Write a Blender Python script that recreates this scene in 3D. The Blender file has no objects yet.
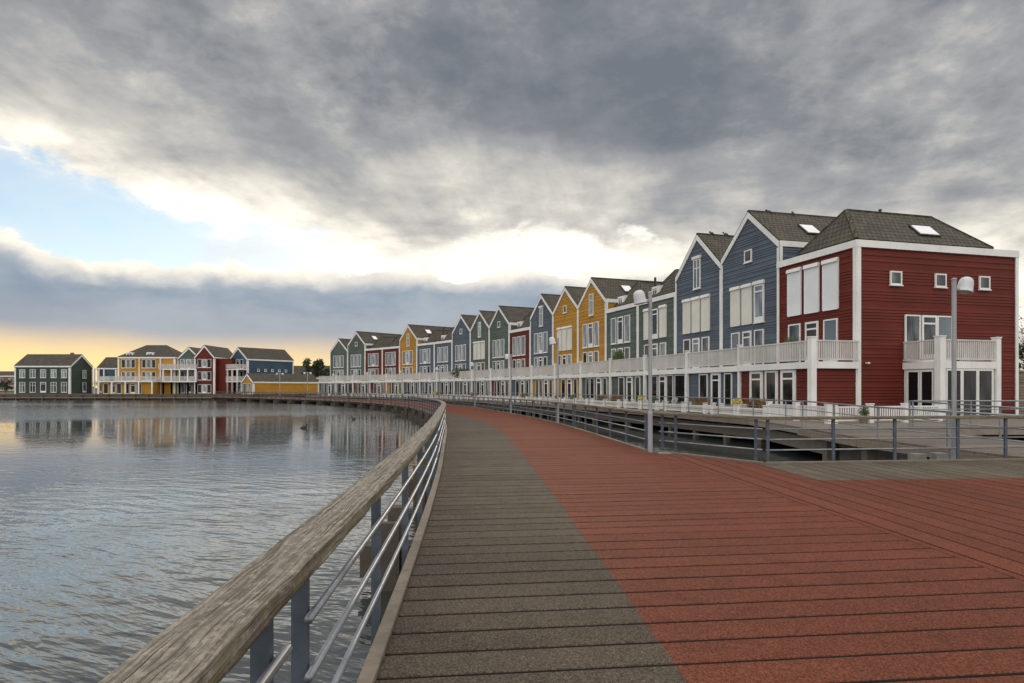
import bpy, bmesh, math, random
from mathutils import Vector, Matrix, noise as mnoise
random.seed(7)
C = bpy.context.scene.collection
R = math.radians

# ------------------------------------------------------------------ materials
def newmat(name):
    m = bpy.data.materials.new(name); m.use_nodes = True
    nt = m.node_tree; b = nt.nodes['Principled BSDF']
    return m, nt, b
def nd(nt, typ, **kw):
    n = nt.nodes.new(typ)
    for k, v in kw.items():
        if k.startswith('i_'):
            key = k[2:]
            n.inputs[int(key) if key.isdigit() else key].default_value = v
        else: setattr(n, k, v)
    return n
def mixc(nt, fac, a, b, blend='MIX'):
    n = nt.nodes.new('ShaderNodeMix'); n.data_type = 'RGBA'; n.blend_type = blend
    for sock, v in ((n.inputs[0], fac), (n.inputs[6], a), (n.inputs[7], b)):
        if hasattr(v, 'default_value') or hasattr(v, 'links'): nt.links.new(v, sock)
        elif isinstance(v, (int, float)): sock.default_value = v
        else: sock.default_value = (*v[:3], 1)
    return n.outputs[2]
def mth(nt, op, a, b=None, c=None, clamp=False):
    n = nt.nodes.new('ShaderNodeMath'); n.operation = op; n.use_clamp = clamp
    for i, v in enumerate((a, b, c)):
        if v is None: continue
        if isinstance(v, (int, float)): n.inputs[i].default_value = v
        else: nt.links.new(v, n.inputs[i])
    return n.outputs[0]
def ramp(nt, x, x0, x1, y0=0.0, y1=1.0, smooth=True):
    n = nt.nodes.new('ShaderNodeMapRange'); n.interpolation_type = 'SMOOTHSTEP' if smooth else 'LINEAR'
    n.inputs[1].default_value = x0; n.inputs[2].default_value = x1
    n.inputs[3].default_value = y0; n.inputs[4].default_value = y1
    nt.links.new(x, n.inputs[0]); return n.outputs[0]
def noise_tex(nt, vec, scale, detail=4, rough=.55, dist=0.0):
    n = nd(nt, 'ShaderNodeTexNoise'); n.inputs['Scale'].default_value = scale
    n.inputs['Detail'].default_value = detail; n.inputs['Roughness'].default_value = rough
    n.inputs['Distortion'].default_value = dist
    if vec is not None: nt.links.new(vec, n.inputs['Vector'])
    return n.outputs['Fac']
def mapping(nt, vec, scale=(1, 1, 1), rot=(0, 0, 0), loc=(0, 0, 0)):
    n = nd(nt, 'ShaderNodeMapping'); n.inputs['Scale'].default_value = scale
    n.inputs['Rotation'].default_value = rot; n.inputs['Location'].default_value = loc
    nt.links.new(vec, n.inputs['Vector']); return n.outputs[0]
def turned(nt, vec, rot, scale, loc=(0, 0, 0)):     # turn first, then stretch
    return mapping(nt, mapping(nt, vec, (1, 1, 1), (0, 0, R(rot))), scale, (0, 0, 0), loc)
def bump(nt, h, b, strength=.3, dist=.01):
    n = nd(nt, 'ShaderNodeBump'); n.inputs['Strength'].default_value = strength; n.inputs['Distance'].default_value = dist
    nt.links.new(h, n.inputs['Height']); nt.links.new(n.outputs[0], b.inputs['Normal']); return n
def coord(nt, kind='Object'):
    return nd(nt, 'ShaderNodeTexCoord').outputs[kind]
def worldpos(nt):
    return nd(nt, 'ShaderNodeNewGeometry').outputs['Position']

def paint(name, col, var=.12, rough=.55, dirt=None, dirt_amt=.25):
    m, nt, b = newmat(name)
    v = worldpos(nt)
    n1 = noise_tex(nt, v, .7, 3); n2 = noise_tex(nt, mapping(nt, v, (6, 6, 1.2)), 1.5, 4)
    lo = [c * (1 - var * 1.6) for c in col]; hi = [min(1, c * (1 + var)) for c in col]
    c = mixc(nt, ramp(nt, n1, .3, .7), lo, hi)
    if dirt: c = mixc(nt, ramp(nt, n2, .5, .8, 0, dirt_amt), c, dirt)
    nt.links.new(c, b.inputs['Base Color']); b.inputs['Roughness'].default_value = rough
    return m
def siding(name, col):
    m, nt, b = newmat(name)
    v = worldpos(nt)
    n1 = noise_tex(nt, v, .45, 3)
    # each board its own shade: board index from height
    sx = nd(nt, 'ShaderNodeSeparateXYZ'); nt.links.new(v, sx.inputs[0])
    bi = mth(nt, 'FLOOR', mth(nt, 'DIVIDE', mth(nt, 'SUBTRACT', sx.outputs[2], .2), .152))
    cmb = nd(nt, 'ShaderNodeCombineXYZ'); nt.links.new(bi, cmb.inputs[2])
    nt.links.new(mth(nt, 'FLOOR', mth(nt, 'DIVIDE', mth(nt, 'ADD', sx.outputs[0], sx.outputs[1]), 3.1)), cmb.inputs[0])
    wn = nd(nt, 'ShaderNodeTexWhiteNoise'); nt.links.new(cmb.outputs[0], wn.inputs['Vector'])
    n2 = noise_tex(nt, mapping(nt, v, (1.2, 1.2, 30)), 1.0, 4)
    f = mth(nt, 'ADD', mth(nt, 'MULTIPLY', wn.outputs[0], .35), mth(nt, 'MULTIPLY', ramp(nt, n1, .3, .7), .65))
    c = mixc(nt, f, [x * .8 for x in col], [x * 1.15 for x in col])
    c = mixc(nt, ramp(nt, n2, .55, .8, 0, .18), c, [x * .55 + .05 for x in col])
    nt.links.new(c, b.inputs['Base Color']); b.inputs['Roughness'].default_value = .62; b.inputs['Specular IOR Level'].default_value = .18
    bump(nt, n2, b, .15, .004)
    return m
def wood(name, c1, c2, scale=1.0, uv=False, rough=.8, island=True, green=0.0):
    m, nt, b = newmat(name)
    v = coord(nt, 'UV') if uv else worldpos(nt)
    st = mapping(nt, v, (1.2, 26, 1)) if uv else mapping(nt, v, (3, 3, 3))
    n1 = noise_tex(nt, st, scale, 6, .65, .6)
    n2 = noise_tex(nt, v, 1.3 * scale, 3)
    c = mixc(nt, ramp(nt, n1, .28, .72), c1, c2)
    c = mixc(nt, ramp(nt, n2, .35, .75, 0, .45), c, [x * .6 for x in c1])
    if island:
        g = nd(nt, 'ShaderNodeNewGeometry')
        c = mixc(nt, .5, c, mixc(nt, g.outputs['Random Per Island'], [x * .75 for x in c1], [min(1, x * 1.15) for x in c2]))
    nt.links.new(c, b.inputs['Base Color']); b.inputs['Roughness'].default_value = rough
    bump(nt, n1, b, .4, .006)
    return m
def handrail_mat():
    m, nt, b = newmat('weathered_handrail_wood')
    uv = coord(nt, 'UV')
    warp = nd(nt, 'ShaderNodeTexNoise'); warp.inputs['Scale'].default_value = 3.0; warp.inputs['Detail'].default_value = 2
    nt.links.new(mapping(nt, uv, (1, 3, 1)), warp.inputs['Vector'])
    wv = nd(nt, 'ShaderNodeVectorMath', operation='MULTIPLY_ADD'); nt.links.new(warp.outputs['Color'], wv.inputs[0])
    wv.inputs[1].default_value = (0.0, .04, 0); nt.links.new(uv, wv.inputs[2])
    u = wv.outputs[0]
    grain = noise_tex(nt, mapping(nt, u, (1.1, 105, 1)), 1.0, 8, .7, .1)
    grain2 = noise_tex(nt, mapping(nt, u, (.9, 55, 1), loc=(3, 1, 0)), 1.0, 8, .72, .1)
    blot = noise_tex(nt, mapping(nt, uv, (9, 15, 1)), 1.6, 8, .75, .3)
    fine = noise_tex(nt, mapping(nt, uv, (45, 120, 1)), 1.0, 4, .75)
    c = mixc(nt, ramp(nt, grain2, .36, .62), (.075, .06, .047), (.30, .262, .215))
    c = mixc(nt, ramp(nt, blot, .5, .64, 0, .6), c, (.40, .365, .31))
    c = mixc(nt, ramp(nt, blot, .36, .5, .75, 0), c, (.105, .085, .062))
    c = mixc(nt, ramp(nt, fine, .42, .7, 0, .6), c, (.085, .068, .05))
    cracks = ramp(nt, grain, .385, .445, 1, 0)
    big = noise_tex(nt, mapping(nt, u, (.55, 30, 1), loc=(7, 4, 0)), 1.0, 5, .6, .1)
    c = mixc(nt, mth(nt, 'MULTIPLY', ramp(nt, big, .36, .44, 1, 0), .75), c, (.06, .046, .034))
    c = mixc(nt, mth(nt, 'MULTIPLY', cracks, .95), c, (.028, .021, .015))
    sx = nd(nt, 'ShaderNodeSeparateXYZ'); nt.links.new(uv, sx.inputs[0])
    edge = mth(nt, 'MULTIPLY', ramp(nt, sx.outputs[1], .19, .25), ramp(nt, sx.outputs[1], .30, .26))
    lich = noise_tex(nt, mapping(nt, uv, (4, 7, 1), loc=(5, 2, 0)), 1.5, 5)
    c = mixc(nt, mth(nt, 'MULTIPLY', ramp(nt, lich, .40, .62), mth(nt, 'ADD', mth(nt, 'MULTIPLY', edge, .6), .06)), c, (.16, .145, .05))
    vor = nd(nt, 'ShaderNodeTexVoronoi'); nt.links.new(mapping(nt, uv, (1.6, 6, 1)), vor.inputs['Vector']); vor.inputs['Scale'].default_value = 1.0
    knot = ramp(nt, vor.outputs['Distance'], .035, .075, 1, 0)
    c = mixc(nt, knot, c, (.03, .022, .016))
    nt.links.new(c, b.inputs['Base Color']); b.inputs['Roughness'].default_value = .85
    h = mth(nt, 'SUBTRACT', mth(nt, 'ADD', mth(nt, 'MULTIPLY', grain2, .8), mth(nt, 'MULTIPLY', blot, .7)), mth(nt, 'ADD', cracks, knot))
    h = mth(nt, 'ADD', h, mth(nt, 'MULTIPLY', fine, .35))
    bump(nt, h, b, .6, .005)
    return m
def deck_mat(name, dark, light, speck, wear):
    m, nt, b = newmat(name)
    v = worldpos(nt)
    g = nd(nt, 'ShaderNodeNewGeometry')
    big = noise_tex(nt, v, .35, 4); mid = noise_tex(nt, v, 2.2, 5, .65)
    grit = noise_tex(nt, v, 95, 3, .85)
    vor = nd(nt, 'ShaderNodeTexVoronoi'); vor.inputs['Scale'].default_value = 110; nt.links.new(v, vor.inputs['Vector'])
    f = mth(nt, 'ADD', mth(nt, 'MULTIPLY', ramp(nt, big, .3, .7), .5), mth(nt, 'MULTIPLY', g.outputs['Random Per Island'], .5))
    c = mixc(nt, f, dark, light)
    c = mixc(nt, ramp(nt, mid, .45, .72, 0, .5), c, wear)
    c = mixc(nt, ramp(nt, grit, .52, .68, 0, .75), c, speck)
    c = mixc(nt, ramp(nt, grit, .33, .47, .85, 0), c, [x * .3 for x in dark])
    sp = nd(nt, 'ShaderNodeSeparateColor'); nt.links.new(vor.outputs['Color'], sp.inputs[0])
    c = mixc(nt, mth(nt, 'MULTIPLY', ramp(nt, sp.outputs[0], .93, .97), .18), c, [min(1, x * 2.0) for x in speck])
    v2 = nd(nt, 'ShaderNodeTexVoronoi'); v2.inputs['Scale'].default_value = 85; nt.links.new(v, v2.inputs['Vector'])
    s2 = nd(nt, 'ShaderNodeSeparateColor'); nt.links.new(v2.outputs['Color'], s2.inputs[0])
    c = mixc(nt, 1.0, c, mixc(nt, s2.outputs[1], (.58, .57, .56), (1.38, 1.38, 1.38)), 'MULTIPLY')
    sc_ = noise_tex(nt, mapping(nt, v, (2.5, 9, 1), loc=(1, 6, 0)), 1.6, 6, .7)
    c = mixc(nt, ramp(nt, sc_, .56, .72, 0, .5), c, wear)
    st = noise_tex(nt, mapping(nt, v, (1, 1, 1), loc=(9, 3, 0)), .9, 6, .7)
    c = mixc(nt, ramp(nt, st, .60, .74, 0, .45), c, [x * .5 for x in dark])
    nt.links.new(c, b.inputs['Base Color']); b.inputs['Roughness'].default_value = .78
    b.inputs['Specular IOR Level'].default_value = .12
    bump(nt, mth(nt, 'ADD', grit, mth(nt, 'MULTIPLY', mid, .6)), b, .6, .006)
    return m
def roof_mat():
    m, nt, b = newmat('brown_roof_tiles')
    uv = coord(nt, 'UV'); v = worldpos(nt)
    br = nd(nt, 'ShaderNodeTexBrick'); nt.links.new(uv, br.inputs['Vector'])
    br.inputs['Scale'].default_value = 1.0; br.inputs['Brick Width'].default_value = .30; br.inputs['Row Height'].default_value = .33
    br.inputs['Mortar Size'].default_value = .035; br.inputs['Mortar Smooth'].default_value = .4; br.inputs['Bias'].default_value = 0
    br.inputs['Color1'].default_value = (.048, .038, .029, 1); br.inputs['Color2'].default_value = (.088, .070, .053, 1)
    br.inputs['Mortar'].default_value = (.02, .017, .015, 1)
    n1 = noise_tex(nt, v, .8, 5, .65); n2 = noise_tex(nt, v, 9, 3)
    c = mixc(nt, ramp(nt, n1, .42, .7, 0, .6), br.outputs['Color'], (.095, .084, .045))
    c = mixc(nt, ramp(nt, n2, .55, .75, 0, .4), c, (.05, .042, .034))
    nt.links.new(c, b.inputs['Base Color']); b.inputs['Roughness'].default_value = .85
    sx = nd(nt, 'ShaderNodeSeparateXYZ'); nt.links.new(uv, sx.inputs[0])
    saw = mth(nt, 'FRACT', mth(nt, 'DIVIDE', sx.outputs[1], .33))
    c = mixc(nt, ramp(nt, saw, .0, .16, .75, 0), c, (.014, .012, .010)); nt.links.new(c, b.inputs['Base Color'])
    h = mth(nt, 'ADD', mth(nt, 'MULTIPLY', saw, -1.0), mth(nt, 'MULTIPLY', br.outputs['Fac'], -.7))
    bump(nt, h, b, 1.0, .05)
    return m
def glass_mat(name, dark, pale):
    m, nt, b = newmat(name)
    oi = nd(nt, 'ShaderNodeObjectInfo'); ob = coord(nt, 'Object')
    n1 = noise_tex(nt, mapping(nt, ob, (1.6, 1, .4)), 1.0, 2)
    sx = nd(nt, 'ShaderNodeSeparateXYZ'); nt.links.new(ob, sx.inputs[0])
    cur = mth(nt, 'MULTIPLY', ramp(nt, n1, .35, .65), ramp(nt, oi.outputs['Random'], .3, .75))
    c = mixc(nt, cur, dark, pale)
    nt.links.new(c, b.inputs['Base Color']); b.inputs['Roughness'].default_value = .04
    b.inputs['Specular IOR Level'].default_value = .45
    nn = noise_tex(nt, worldpos(nt), .9, 2)
    bump(nt, nn, b, .05, .05)
    return m
def water_mat():
    m, nt, b = newmat('lake_water')
    v = worldpos(nt)
    lw = nd(nt, 'ShaderNodeVectorMath', operation='LENGTH'); nt.links.new(v, lw.inputs[0])
    warp = nd(nt, 'ShaderNodeTexNoise'); warp.inputs['Scale'].default_value = .25; warp.inputs['Detail'].default_value = 2
    nt.links.new(v, warp.inputs['Vector'])
    ad = nd(nt, 'ShaderNodeVectorMath', operation='MULTIPLY_ADD'); nt.links.new(warp.outputs['Color'], ad.inputs[0])
    ad.inputs[1].default_value = (1.6, 1.6, 0); nt.links.new(v, ad.inputs[2])
    n1 = noise_tex(nt, turned(nt, ad.outputs[0], 24, (1.05, 3.6, 1)), 1.0, 3, .5)
    n2 = noise_tex(nt, turned(nt, v, -12, (.45, 1.1, 1)), 1.0, 3, .5)
    n3 = noise_tex(nt, turned(nt, ad.outputs[0], 14, (3.5, 9, 1)), 1.0, 2, .5)
    calm = ramp(nt, noise_tex(nt, mapping(nt, v, (.012, .05, 1)), 1.0, 3), .38, .62, .55, 1.15)
    far = mth(nt, 'ADD', ramp(nt, lw.outputs['Value'], 3, 40, .85, .17), ramp(nt, lw.outputs['Value'], 60, 76, 0, 1.8))
    h = mth(nt, 'ADD', mth(nt, 'MULTIPLY', n1, .038), mth(nt, 'ADD', mth(nt, 'MULTIPLY', n2, .034), mth(nt, 'MULTIPLY', n3, .004)))
    h = mth(nt, 'MULTIPLY', h, mth(nt, 'MULTIPLY', calm, far))
    b.inputs['Base Color'].default_value = (.034, .042, .043, 1)
    b.inputs['Roughness'].default_value = .03; b.inputs['IOR'].default_value = 1.55
    b.inputs['Specular IOR Level'].default_value = 1.0
    bp = nd(nt, 'ShaderNodeBump'); bp.inputs['Strength'].default_value = 1.0; bp.inputs['Distance'].default_value = 1.0
    nt.links.new(h, bp.inputs['Height']); nt.links.new(bp.outputs[0], b.inputs['Normal'])
    return m
def plain(name, col, rough=.5, metal=0.0, var=.15, nscale=6):
    m, nt, b = newmat(name)
    n1 = noise_tex(nt, worldpos(nt), nscale, 4)
    c = mixc(nt, ramp(nt, n1, .3, .7), [x * (1 - var) for x in col], [min(1, x * (1 + var)) for x in col])
    nt.links.new(c, b.inputs['Base Color']); b.inputs['Roughness'].default_value = rough; b.inputs['Metallic'].default_value = metal
    return m
def leaf(name, a, bcol):
    m, nt, b = newmat(name)
    g = nd(nt, 'ShaderNodeNewGeometry')
    c = mixc(nt, g.outputs['Random Per Island'], a, bcol)
    nt.links.new(c, b.inputs['Base Color']); b.inputs['Roughness'].default_value = .7
    return m

M = dict(
    red=siding('red_siding', (.132, .023, .015)), blue=siding('blue_siding', (.098, .120, .152)),
    green=siding('green_siding', (.098, .124, .104)), yellow=siding('yellow_siding', (.43, .22, .034)),
    teal=siding('deep_blue_siding', (.055, .092, .13)), dgreen=siding('dark_green_siding', (.045, .068, .052)),
    cream=siding('cream_siding', (.55, .5, .4)),
    white=paint('white_paint', (.78, .77, .755), .05, .5, (.45, .42, .37), .35),
    offwhite=paint('weathered_white_balusters', (.60, .575, .54), .08, .6, (.38, .35, .31), .5),
    shutter=paint('white_shutter_and_sky_reflection', (.80, .81, .84), .03, .4), creamsh=paint('cream_shutter', (.74, .715, .65), .04, .4),
    roof=roof_mat(), flat=plain('roof_felt', (.05, .05, .05), .9),
    glass=glass_mat('window_glass', (.018, .022, .027), (.20, .225, .25)),
    paleglass=glass_mat('window_glass_curtained', (.13, .158, .185), (.37, .40, .42)),
    darkglass=glass_mat('dark_ground_floor_glass', (.008, .009, .01), (.05, .05, .05)),
    rail=handrail_mat(), post=plain('blue_grey_steel', (.085, .105, .135), .5, .3, .2),
    tube=plain('galvanised_tube', (.26, .275, .30), .45, .6, .15),
    lamp=paint('lamp_pole_paint', (.33, .335, .355), .1, .6, (.15, .15, .15), .5),
    shade=paint('lamp_shade_paint', (.60, .61, .64), .06, .5, (.25, .25, .26), .6),
    lens=plain('frosted_lamp_lens', (.5, .48, .42), .3),
    grey_deck=deck_mat('grey_grit_planks', (.056, .044, .034), (.098, .077, .060), (.20, .162, .128), (.038, .030, .024)),
    red_deck=deck_mat('red_grit_planks', (.115, .035, .020), (.172, .052, .029), (.215, .087, .055), (.082, .028, .018)),
    plaza_grey=deck_mat('old_grey_planks', (.075, .061, .047), (.145, .118, .092), (.20, .165, .132), (.055, .045, .036)),
    board=wood('edge_board_wood', (.13, .105, .08), (.27, .22, .17), 2.0),
    timber=wood('dark_timber', (.05, .041, .032), (.115, .092, .07), 2.0),
    pale_timber=wood('pale_timber', (.11, .091, .07), (.19, .158, .125), 2.0),
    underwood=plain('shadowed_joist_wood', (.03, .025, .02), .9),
    terrace=wood('terrace_planks', (.115, .095, .076), (.20, .165, .135), 3.0),
    concrete=plain('concrete', (.22, .21, .195), .85, 0, .25, 3),
    water=water_mat(), brick=plain('brown_brick', (.20, .10, .07), .9, 0, .3, 3),
    grass=plain('lawn', (.075, .115, .03), .9, 0, .4, .4), land=plain('soil', (.09, .085, .06), .95, 0, .3, .1),
    bark=plain('bark', (.06, .045, .035), .9), black=plain('dark_metal', (.03, .03, .032), .5, .3),
    leafd=leaf('dark_leaves', (.018, .03, .014), (.05, .075, .03)), leafg=leaf('green_leaves', (.04, .07, .02), (.10, .15, .05)),
    leafb=leaf('brown_grass_leaves', (.15, .085, .03), (.28, .17, .06)), leafy=leaf('yellow_petals', (.55, .42, .05), (.72, .60, .18)),
    bird=plain('dark_feathers', (.035, .032, .03), .7), terracotta=plain('grey_pot', (.16, .145, .13), .8),
)

# ------------------------------------------------------------------ mesh helpers
class MB:
    def __init__(s): s.v = []; s.f = []; s.m = []; s.uv = []
    def face(s, pts, mi=0, uvs=None):
        i = len(s.v); s.v += [tuple(p) for p in pts]; s.f.append(tuple(range(i, i + len(pts)))); s.m.append(mi)
        s.uv.append(uvs or [(0, 0)] * len(pts))
    def box(s, x0, x1, y0, y1, z0, z1, mi=0):
        i = len(s.v)
        s.v += [(x, y, z) for z in (z0, z1) for y in (y0, y1) for x in (x0, x1)]
        for q in ((0, 2, 3, 1), (4, 5, 7, 6), (0, 1, 5, 4), (2, 6, 7, 3), (0, 4, 6, 2), (1, 3, 7, 5)):
            s.f.append(tuple(i + k for k in q)); s.m.append(mi)
            s.uv.append([((s.v[i + k][0] + s.v[i + k][2] * .01), s.v[i + k][1] + s.v[i + k][2]) for k in q])
    def hexa(s, bot, top, mi=0):
        i = len(s.v); s.v += [tuple(p) for p in bot] + [tuple(p) for p in top]; n = len(bot)
        fs = [tuple(i + k for k in reversed(range(n))), tuple(i + n + k for k in range(n))]
        fs += [(i + k, i + (k + 1) % n, i + n + (k + 1) % n, i + n + k) for k in range(n)]
        for q in fs: s.f.append(q); s.m.append(mi); s.uv.append([(s.v[k][0], s.v[k][1] + s.v[k][2]) for k in q])
    def slab(s, poly, z0, z1, mi=0):
        s.hexa([(x, y, z0) for x, y in poly], [(x, y, z1) for x, y in poly], mi)
    def bar(s, a, b, w, h, mi=0):
        a = Vector(a); b = Vector(b); d = (b - a).normalized()
        up = Vector((0, 0, 1)) if abs(d.z) < .95 else Vector((0, 1, 0))
        l = d.cross(up).normalized() * w / 2; u = l.cross(d).normalized() * h / 2
        s.hexa([a - l - u, a + l - u, a + l + u, a - l + u], [b - l - u, b + l - u, b + l + u, b - l + u], mi)
    def tube(s, pts, r, n=8, mi=0, caps=True):
        pts = [Vector(p) for p in pts]; base = len(s.v); k = len(pts)
        for j, p in enumerate(pts):
            d = (pts[min(j + 1, k - 1)] - pts[max(j - 1, 0)]).normalized()
            up = Vector((0, 0, 1)) if abs(d.z) < .9 else Vector((0, 1, 0))
            l = d.cross(up).normalized(); u = l.cross(d).normalized()
            rr = r[j] if isinstance(r, (list, tuple)) else r
            for q in range(n):
                a = 2 * math.pi * q / n; s.v.append(tuple(p + l * math.cos(a) * rr + u * math.sin(a) * rr))
        for j in range(k - 1):
            for q in range(n):
                a = base + j * n + q; b = base + j * n + (q + 1) % n
                s.f.append((a, b, b + n, a + n)); s.m.append(mi); s.uv.append([(0, 0)] * 4)
        if caps:
            s.f.append(tuple(base + q for q in reversed(range(n)))); s.m.append(mi); s.uv.append([(0, 0)] * n)
            s.f.append(tuple(base + (k - 1) * n + q for q in range(n))); s.m.append(mi); s.uv.append([(0, 0)] * n)
    def lathe(s, prof, n=16, c=(0, 0, 0), mi=0, mat=None):
        base = len(s.v); k = len(prof)
        for r, z in prof:
            for q in range(n):
                a = 2 * math.pi * q / n; p = Vector((r * math.cos(a), r * math.sin(a), z))
                if mat: p = mat @ p
                s.v.append(tuple(p + Vector(c)))
        for j in range(k - 1):
            for q in range(n):
                a = base + j * n + q; b = base + j * n + (q + 1) % n
                s.f.append((a, b, b + n, a + n)); s.m.append(mi); s.uv.append([(0, 0)] * 4)
    def mesh(s, name, mats, smooth=False):
        me = bpy.data.meshes.new(name); me.from_pydata(s.v, [], s.f)
        for m in (mats if isinstance(mats, (list, tuple)) else [mats]): me.materials.append(m)
        me.polygons.foreach_set('material_index', s.m)
        ul = me.uv_layers.new(name='UVMap'); flat = [c for f in s.uv for p in f for c in p]
        ul.data.foreach_set('uv', flat)
        if smooth: me.polygons.foreach_set('use_smooth', [True] * len(s.f))
        me.update(); return me
    def build(s, name, mats, parent=None, smooth=False):
        return link(name, s.mesh(name, mats, smooth), parent)
def link(name, me, parent=None, loc=(0, 0, 0), rz=0.0):
    o = bpy.data.objects.new(name, me); C.objects.link(o); o.location = loc; o.rotation_euler = (0, 0, rz)
    if parent: o.parent = parent
    return o
def tag(o, label, cat, group=None):
    o['label'] = label; o['category'] = cat
    if group: o['group'] = group
    return o
def thing(name, label, cat, loc=(0, 0, 0), rz=0.0, group=None):
    return tag(link(name, None, None, loc, rz), label, cat, group)
def struct(o): o['kind'] = 'structure'; return o

# siding: overlapping boards clipped to a convex outline. poly in (u, z); O + u*U + z*Z, N outward
def clad(mb, poly, O, U, N, mi=0, step=.152, z_phase=0.0):
    O = Vector(O); U = Vector(U); N = Vector(N)
    zs = [p[1] for p in poly]; z0, z1 = min(zs), max(zs)
    def span(z):
        xs = []
        for (a, b), (c, d) in zip(poly, poly[1:] + poly[:1]):
            if abs(b - d) < 1e-9:
                if abs(b - z) < 1e-6: xs += [a, c]
            elif min(b, d) - 1e-9 <= z <= max(b, d) + 1e-9:
                t = (z - b) / (d - b); xs.append(a + t * (c - a))
        return (min(xs), max(xs)) if xs else None
    cuts = sorted(set([round(z0, 5), round(z1, 5)] + [round(z, 5) for z in zs] +
                      [round(z0 + step * k, 5) for k in range(1, int((z1 - z0) / step) + 1)]))
    for a, b in zip(cuts, cuts[1:]):
        if b - a < 1e-4: continue
        sa, sb = span(a + 1e-6), span(b - 1e-6)
        if not sa or not sb: continue
        fa = ((a - z0) % step) / step; fb = fa + (b - a) / step
        oa = .024 * (1 - fa) + .003; ob = .024 * max(0, 1 - fb) + .003
        P = lambda u, z, o: O + U * u + Vector((0, 0, z)) + N * o
        q = [P(sa[0], a, oa), P(sa[1], a, oa), P(sb[1], b, ob), P(sb[0], b, ob)]
        mb.face(q, mi)
        if fa < .02 and step < .3:
            gz = min(a + .017, b - .002); sg = span(gz) or sa
            q[0] = P(sg[0], gz, oa); q[1] = P(sg[1], gz, oa); mb.f.pop(); mb.m.pop(); mb.uv.pop(); del mb.v[-4:]
            mb.face(q, mi); mb.face([P(sa[0], a, -.03), P(sa[1], a, -.03), P(sg[1], gz, -.03), P(sg[0], gz, -.03)], mi)
            mb.face([P(sg[0], gz, -.03), P(sg[1], gz, -.03), q[1], q[0]], mi)
            if a > z0 + .01: mb.face([P(sa[0], a, .003), P(sa[1], a, .003), P(sa[1], a, -.03), P(sa[0], a, -.03)], mi)
        elif fa < .02: mb.face([P(sa[0], a, .003), P(sa[1], a, .003), q[1], q[0]], mi)

# ------------------------------------------------------------------ camera
cam = bpy.data.cameras.new('camera'); co = bpy.data.objects.new('camera', cam); C.objects.link(co)
cam.sensor_width = 36; cam.lens = 22.5; cam.shift_y = 46.5 / 1024; cam.clip_end = 12000; cam.clip_start = .05
EYE = 1.7
co.location = (0, 0, EYE); co.rotation_euler = (R(90), 0, 0); bpy.context.scene.camera = co

# ------------------------------------------------------------------ boardwalk curve
W_PATH = 5.4
def head(s):
    if s < 0: return .055
    if s < 12: return .055 + .037 * s / 12
    if s < 21: return .092
    if s < 56: return .092 + .168 * (s - 21) / 35
    if s < 112: return .26 + (s - 56) / 125
    return .26 + 56 / 125 + (s - 112) / 400
def fall(s):                        # the walk falls slightly towards its far end
    t = max(0.0, min(1.0, (s - 14) / 40)); return -.16 * t * t * (3 - 2 * t)
S0, S1, DS = -11.0, 158.0, .05
_path = []
def _build():
    x, y, s = -.79, 3.7, 0.0; fw = []
    while s <= S1 + 1: fw.append((x, y, head(s))); x -= DS * math.sin(head(s)); y += DS * math.cos(head(s)); s += DS
    x, y, s = -.79, 3.7, 0.0; bk = []
    while s > S0 - 1: x += DS * math.sin(head(s)); y -= DS * math.cos(head(s)); s -= DS; bk.append((x, y, head(s)))
    return bk[::-1], fw
_bk, _fw = _build(); _path = _bk + _fw; _n0 = len(_bk)
def at(s, off=0.0, z=0.0):          # point on the path: s along, off to the right of the left edge
    t = s / DS + _n0; i = max(0, min(len(_path) - 2, int(math.floor(t)))); f = t - i
    x = _path[i][0] * (1 - f) + _path[i + 1][0] * f; y = _path[i][1] * (1 - f) + _path[i + 1][1] * f
    h = _path[i][2] * (1 - f) + _path[i + 1][2] * f
    return Vector((x + off * math.cos(h), y + off * math.sin(h), z + fall(s)))
def frange(a, b, d):
    n = max(1, int(round((b - a) / d))); return [a + (b - a) * k / n for k in range(n + 1)]
GREY = [(-20, 1.8), (0, 1.80), (3.3, 1.83), (8, 1.89), (12.6, 2.0), (19, 2.12), (25, 2.08), (31, 1.90), (38, 1.50), (45, .95), (52, .4), (57, 0), (400, 0)]
def grey_w(s):
    for (a, u), (b, v) in zip(GREY, GREY[1:]):
        if s <= b:
            t = (s - a) / (b - a); return u + (v - u) * t
    return 0
PITCH = .345; GAP = .036
deck = MB(); s = S0
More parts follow.
